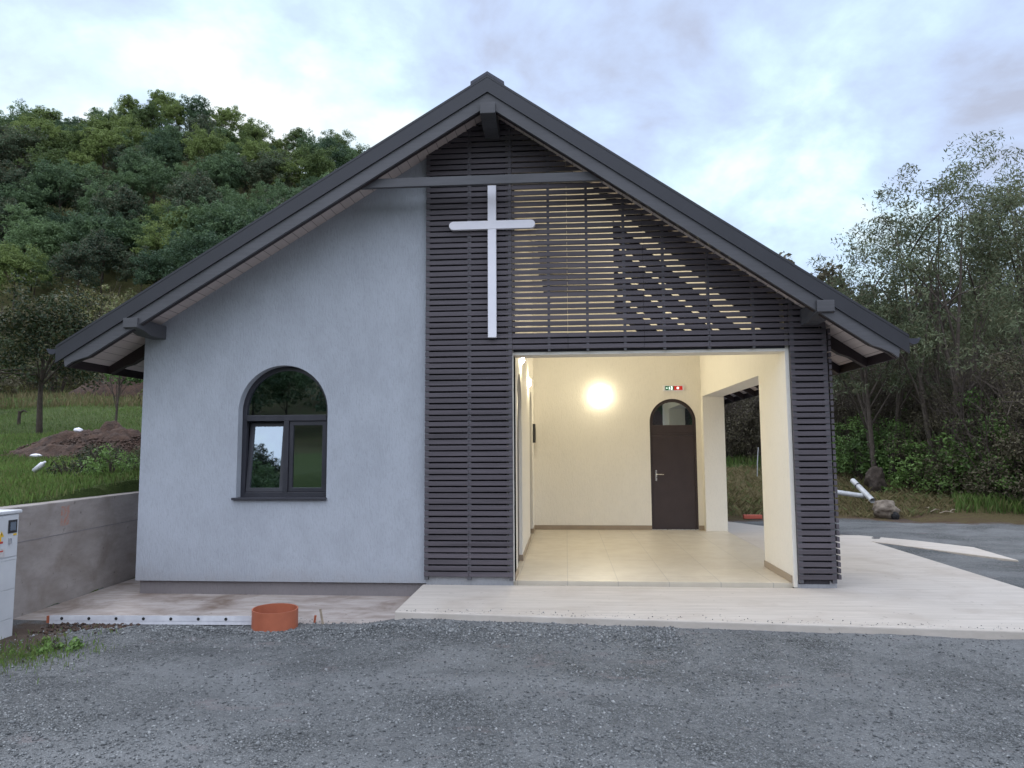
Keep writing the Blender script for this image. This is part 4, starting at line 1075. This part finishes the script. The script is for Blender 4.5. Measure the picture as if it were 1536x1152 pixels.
for k in range(14): q.append(((.19+.013*k)*(28+k % 3*2), 29+k % 3*2))
q += [(.60*18.6, 18.4), (.66*17.8, 17.6), (.72*17.2, 17.0), (.70*18.5, 18.5), (.64*19.2, 19.2), (.55*20, 20.2)]
scatter(sp_, q, smin=.7, smax=1.15)
BG = 'green bushes beyond the right of the yard'; BL = 'fresh green leafy bush behind the pipes right of the chapel'
bp = [shrub('green_bush', 2.0, 1.3, 44, 46, .12, 'bush', 91, BL, 'bush', BG, 16), shrub('green_bush', 1.5, 1.4, 40, 46, .11, 'bush', 92, BL, 'bush', BG, 16), shrub('green_bush', 3.0, 1.4, 50, 46, .13, 'bush', 93, BL, 'bush', BG, 18)]
bp.append(shrub('green_bush', 3.6, 1.5, 70, 60, .10, 'bush', 94, 'tall pale green bush rising behind the stump beside the slatted pillar', 'bush', BG, 20))
q = [(.405*24.5, 24.5), (.43*24.8, 24.8), (.40*23.5, 23.5), (.455*25, 25), (.405*22.5, 22.5), (.385*24, 24), (.43*23, 23.2), (.46*21.5, 21.6), (.40*26, 26), (.36*26, 26.5), (.44*25.5, 25.5), (.49*21, 20.6), (.52*20.3, 19.8), (.56*19.6, 19.2), (.375*28, 28), (.42*28.5, 28.5), (.34*29, 29.5), (.47*27, 27), (.60*19, 18.6), (.645*18.1, 17.8)]
scatter(bp, q, smin=.6, smax=1.1, seed=8)
# dark trees seen through the side opening and behind the scrub
BT = 'dark trees at the foot of the far slope'; BTL = 'dark leafy tree at the foot of the slope behind the chapel'
bt_ = [make_tree('background_tree', 6.5, 2.6, 5.6, 90, 60, .26, 'forest_dark', 301, BTL, 'tree', BT, aspect=2), make_tree('background_tree', 7.5, 2.4, 6.4, 90, 60, .26, 'scrub', 302, BTL, 'tree', BT, aspect=2)]
q = []
for k in range(26):
    a = .16+.024*k; y_ = 33+g.uniform(0, 6)+(6 if a > .45 else 0); q.append((a*y_, y_))
for k in range(22):
    a = .46+.02*k+g.uniform(-.01, .01); y_ = 52+g.uniform(-6, 14); q.append((a*y_, y_))
scatter(bt_, q, smin=.75, smax=1.1, seed=9)
# grass and straw on the right bank
n = 26000; y_ = 17+ (34-17)*g.random(n)**1.3; a = g.uniform(.18, .85, n); x_ = a*y_
gyy = 17.2-.42*np.maximum(x_-6, 0)
k = (y_ > gyy+.1); x_, y_ = x_[k], y_[k]; P = np.stack([x_, y_, height(x_, y_)], 1)
st_ = (y_ < 26) & (x_/y_ < .52); kk = ~(st_ & (g.random(len(x_)) < .3)); P = P[kk]; st_ = st_[kk]
o = blades('straw', P[st_], .16, .008, 'straw', 65, 1.6); tag(o, 'dry straw and cut weeds over the bank right of the yard', 'straw', kind='stuff')
o = blades('rough_grass', P[~st_], .28, .010, 'grassblade', 66); tag(o, 'rough green grass along the right edge of the gravel', 'grass', kind='stuff')
# pipes and debris
def pipe(p0, p1, r, label, band=True):
    p0, p1 = Vector(p0), Vector(p1); e = empty('plastic_pipe', tuple(p0)); tag(e, label, 'pipe')
    d = p1-p0; t = MB(); n = 14
    t.tube([(0, 0, 0), tuple(d)], r, n, False); t.tube([tuple(d*.004), tuple(d*.996)], r*.88, n, False)
    t.build('pipe_wall', M['pvc'], e, smooth=True)
    if band: MB().tube([tuple(d*.26), tuple(d*.30)], r*1.12, n).build('collar', M['gutter'], e)
pipe((7.12, 18.3, .72), (7.18, 17.35, .30), .065, 'pale grey plastic pipe lying slanted over another pipe on the straw bank')
pipe((6.45, 17.6, .48), (7.25, 17.75, .36), .060, 'lower grey plastic pipe lying flat beneath the slanted one', False)
rock('root_clump', (7.36, 17.1, .10), (.30, .24, .24), 'stone', 3, 'rough pale root clump at the lower end of the slanted pipe', 'root clump', .35)
rock('clod', (7.46, 16.86, -.02), (.09, .07, .10), 'hole', 4, 'small black lump in front of the pale root clump', 'clod')
rock('tree_stump', (.419*20.8, 20.8, hz(.419*20.8, 20.8)+.28), (.27, .24, .40), 'bark', 6, 'dark upright tree stump among the green bushes behind the pipes', 'stump', .5)
for k, (x_, y_, a_, l_) in enumerate(((8.35, 17.1, .5, .35), (8.5, 17.0, -.7, .28), (8.42, 17.2, 1.6, .25), (8.75, 17.05, .1, .16))):
    o = MB().tube([(0, 0, 0), (l_*.5*math.cos(a_), l_*.5*math.sin(a_), .05), (l_*math.cos(a_), l_*math.sin(a_), .03)], [.012, .014, .006], 5).build('broken_stick', M['wooddry'])
    o.location = (x_, y_, hz(x_, y_)+.04); tag(o, 'pale broken stick on the dry ground right of the root clump', 'stick', 'broken sticks beside the root clump')
o = MB().tube([(0, 0, -.1), (.03, 0, .5), (.07, 0, .95)], .016, 6).build('stake', M['pvc']); o.location = on(.262*24, 24); tag(o, 'thin white stake standing in the grass seen through the side opening', 'stake')
o = MB().box(0, .42, 0, .11, 0, .09).build('brick_bar', M['brick'], bevel=.01); o.location = (4.08, 16.85, hz(4.08, 16.9)+.01); tag(o, 'long orange-red block on the ground beyond the porch side opening', 'block')

# ---- labels that tell apart the members of the large groups
for o in COL.objects:
    gname = o.get('group'); 
    if not gname or not o.get('category'): continue
    x_, y_ = o.location.x, o.location.y; a = x_/max(abs(y_), 1)
    kid = [c for c in o.children if c.name.startswith(('crown', 'foliage'))]
    mn = kid[0].data.materials[0].name if kid else ''
    where = 'at the far left' if a < -.78 else 'left of the eave end' if a < -.6 else 'above the left roof slope' if a < -.42 else 'close to the roof edge'
    if gname == FG:
        tone = {'forest_leaf': 'mid green', 'forest_leaf_yellow': 'yellowish green', 'forest_leaf_dark': 'dark green'}[mn]
        band = 'on the skyline' if y_ > 133 else 'in the upper wood' if y_ > 116 else 'in the middle of the wood' if y_ > 100 else 'at the lower edge of the wood'
        o['label'] = ('tall ' if o.scale.z > .90 else 'squat ' if o.scale.z < .72 else '')+tone+' tree '+band+', '+where
    elif gname == DG:
        o['label'] = ('brown' if mn == 'scrub_leaf' else 'dry olive')+' shrub '+('low on' if y_ < 45 else 'high on')+' the slope below the wood, '+where
    elif gname == SG_:
        w = 'through the side opening of the porch' if a < .38 else 'behind the tree stump' if a < .50 else 'beyond the broken sticks' if a < .62 else 'at the right picture edge'
        o['label'] = ('front' if y_ < 21 else 'middle' if y_ < 26 else 'rear')+(' tall' if len(kid[0].data.vertices) > 40000 else ' low')+' brown twiggy scrub bush '+w
    elif gname == BG and 'tall pale' not in o['label']:
        w = 'left of the stump' if a < .42 else 'right of the stump' if a < .5 else 'at the far right edge of the gravel'
        o['label'] = ('low' if y_ < 22 else 'higher rear')+' fresh green bush '+w
    elif gname == BT:
        w = 'through the porch side opening' if a < .33 else 'beyond the scrub' if a < .6 else 'on the slope at the far right'
        o['label'] = ('brownish' if mn == 'scrub_leaf' else 'dark green')+' background tree seen '+w
    elif gname == WG:
        o['label'] = 'low weed clump '+('near the chapel corner' if a > -.63 else 'on the middle of the bank')+(', close to the wall' if x_ > wallx(y_)-1.2 else ', further up the bank')
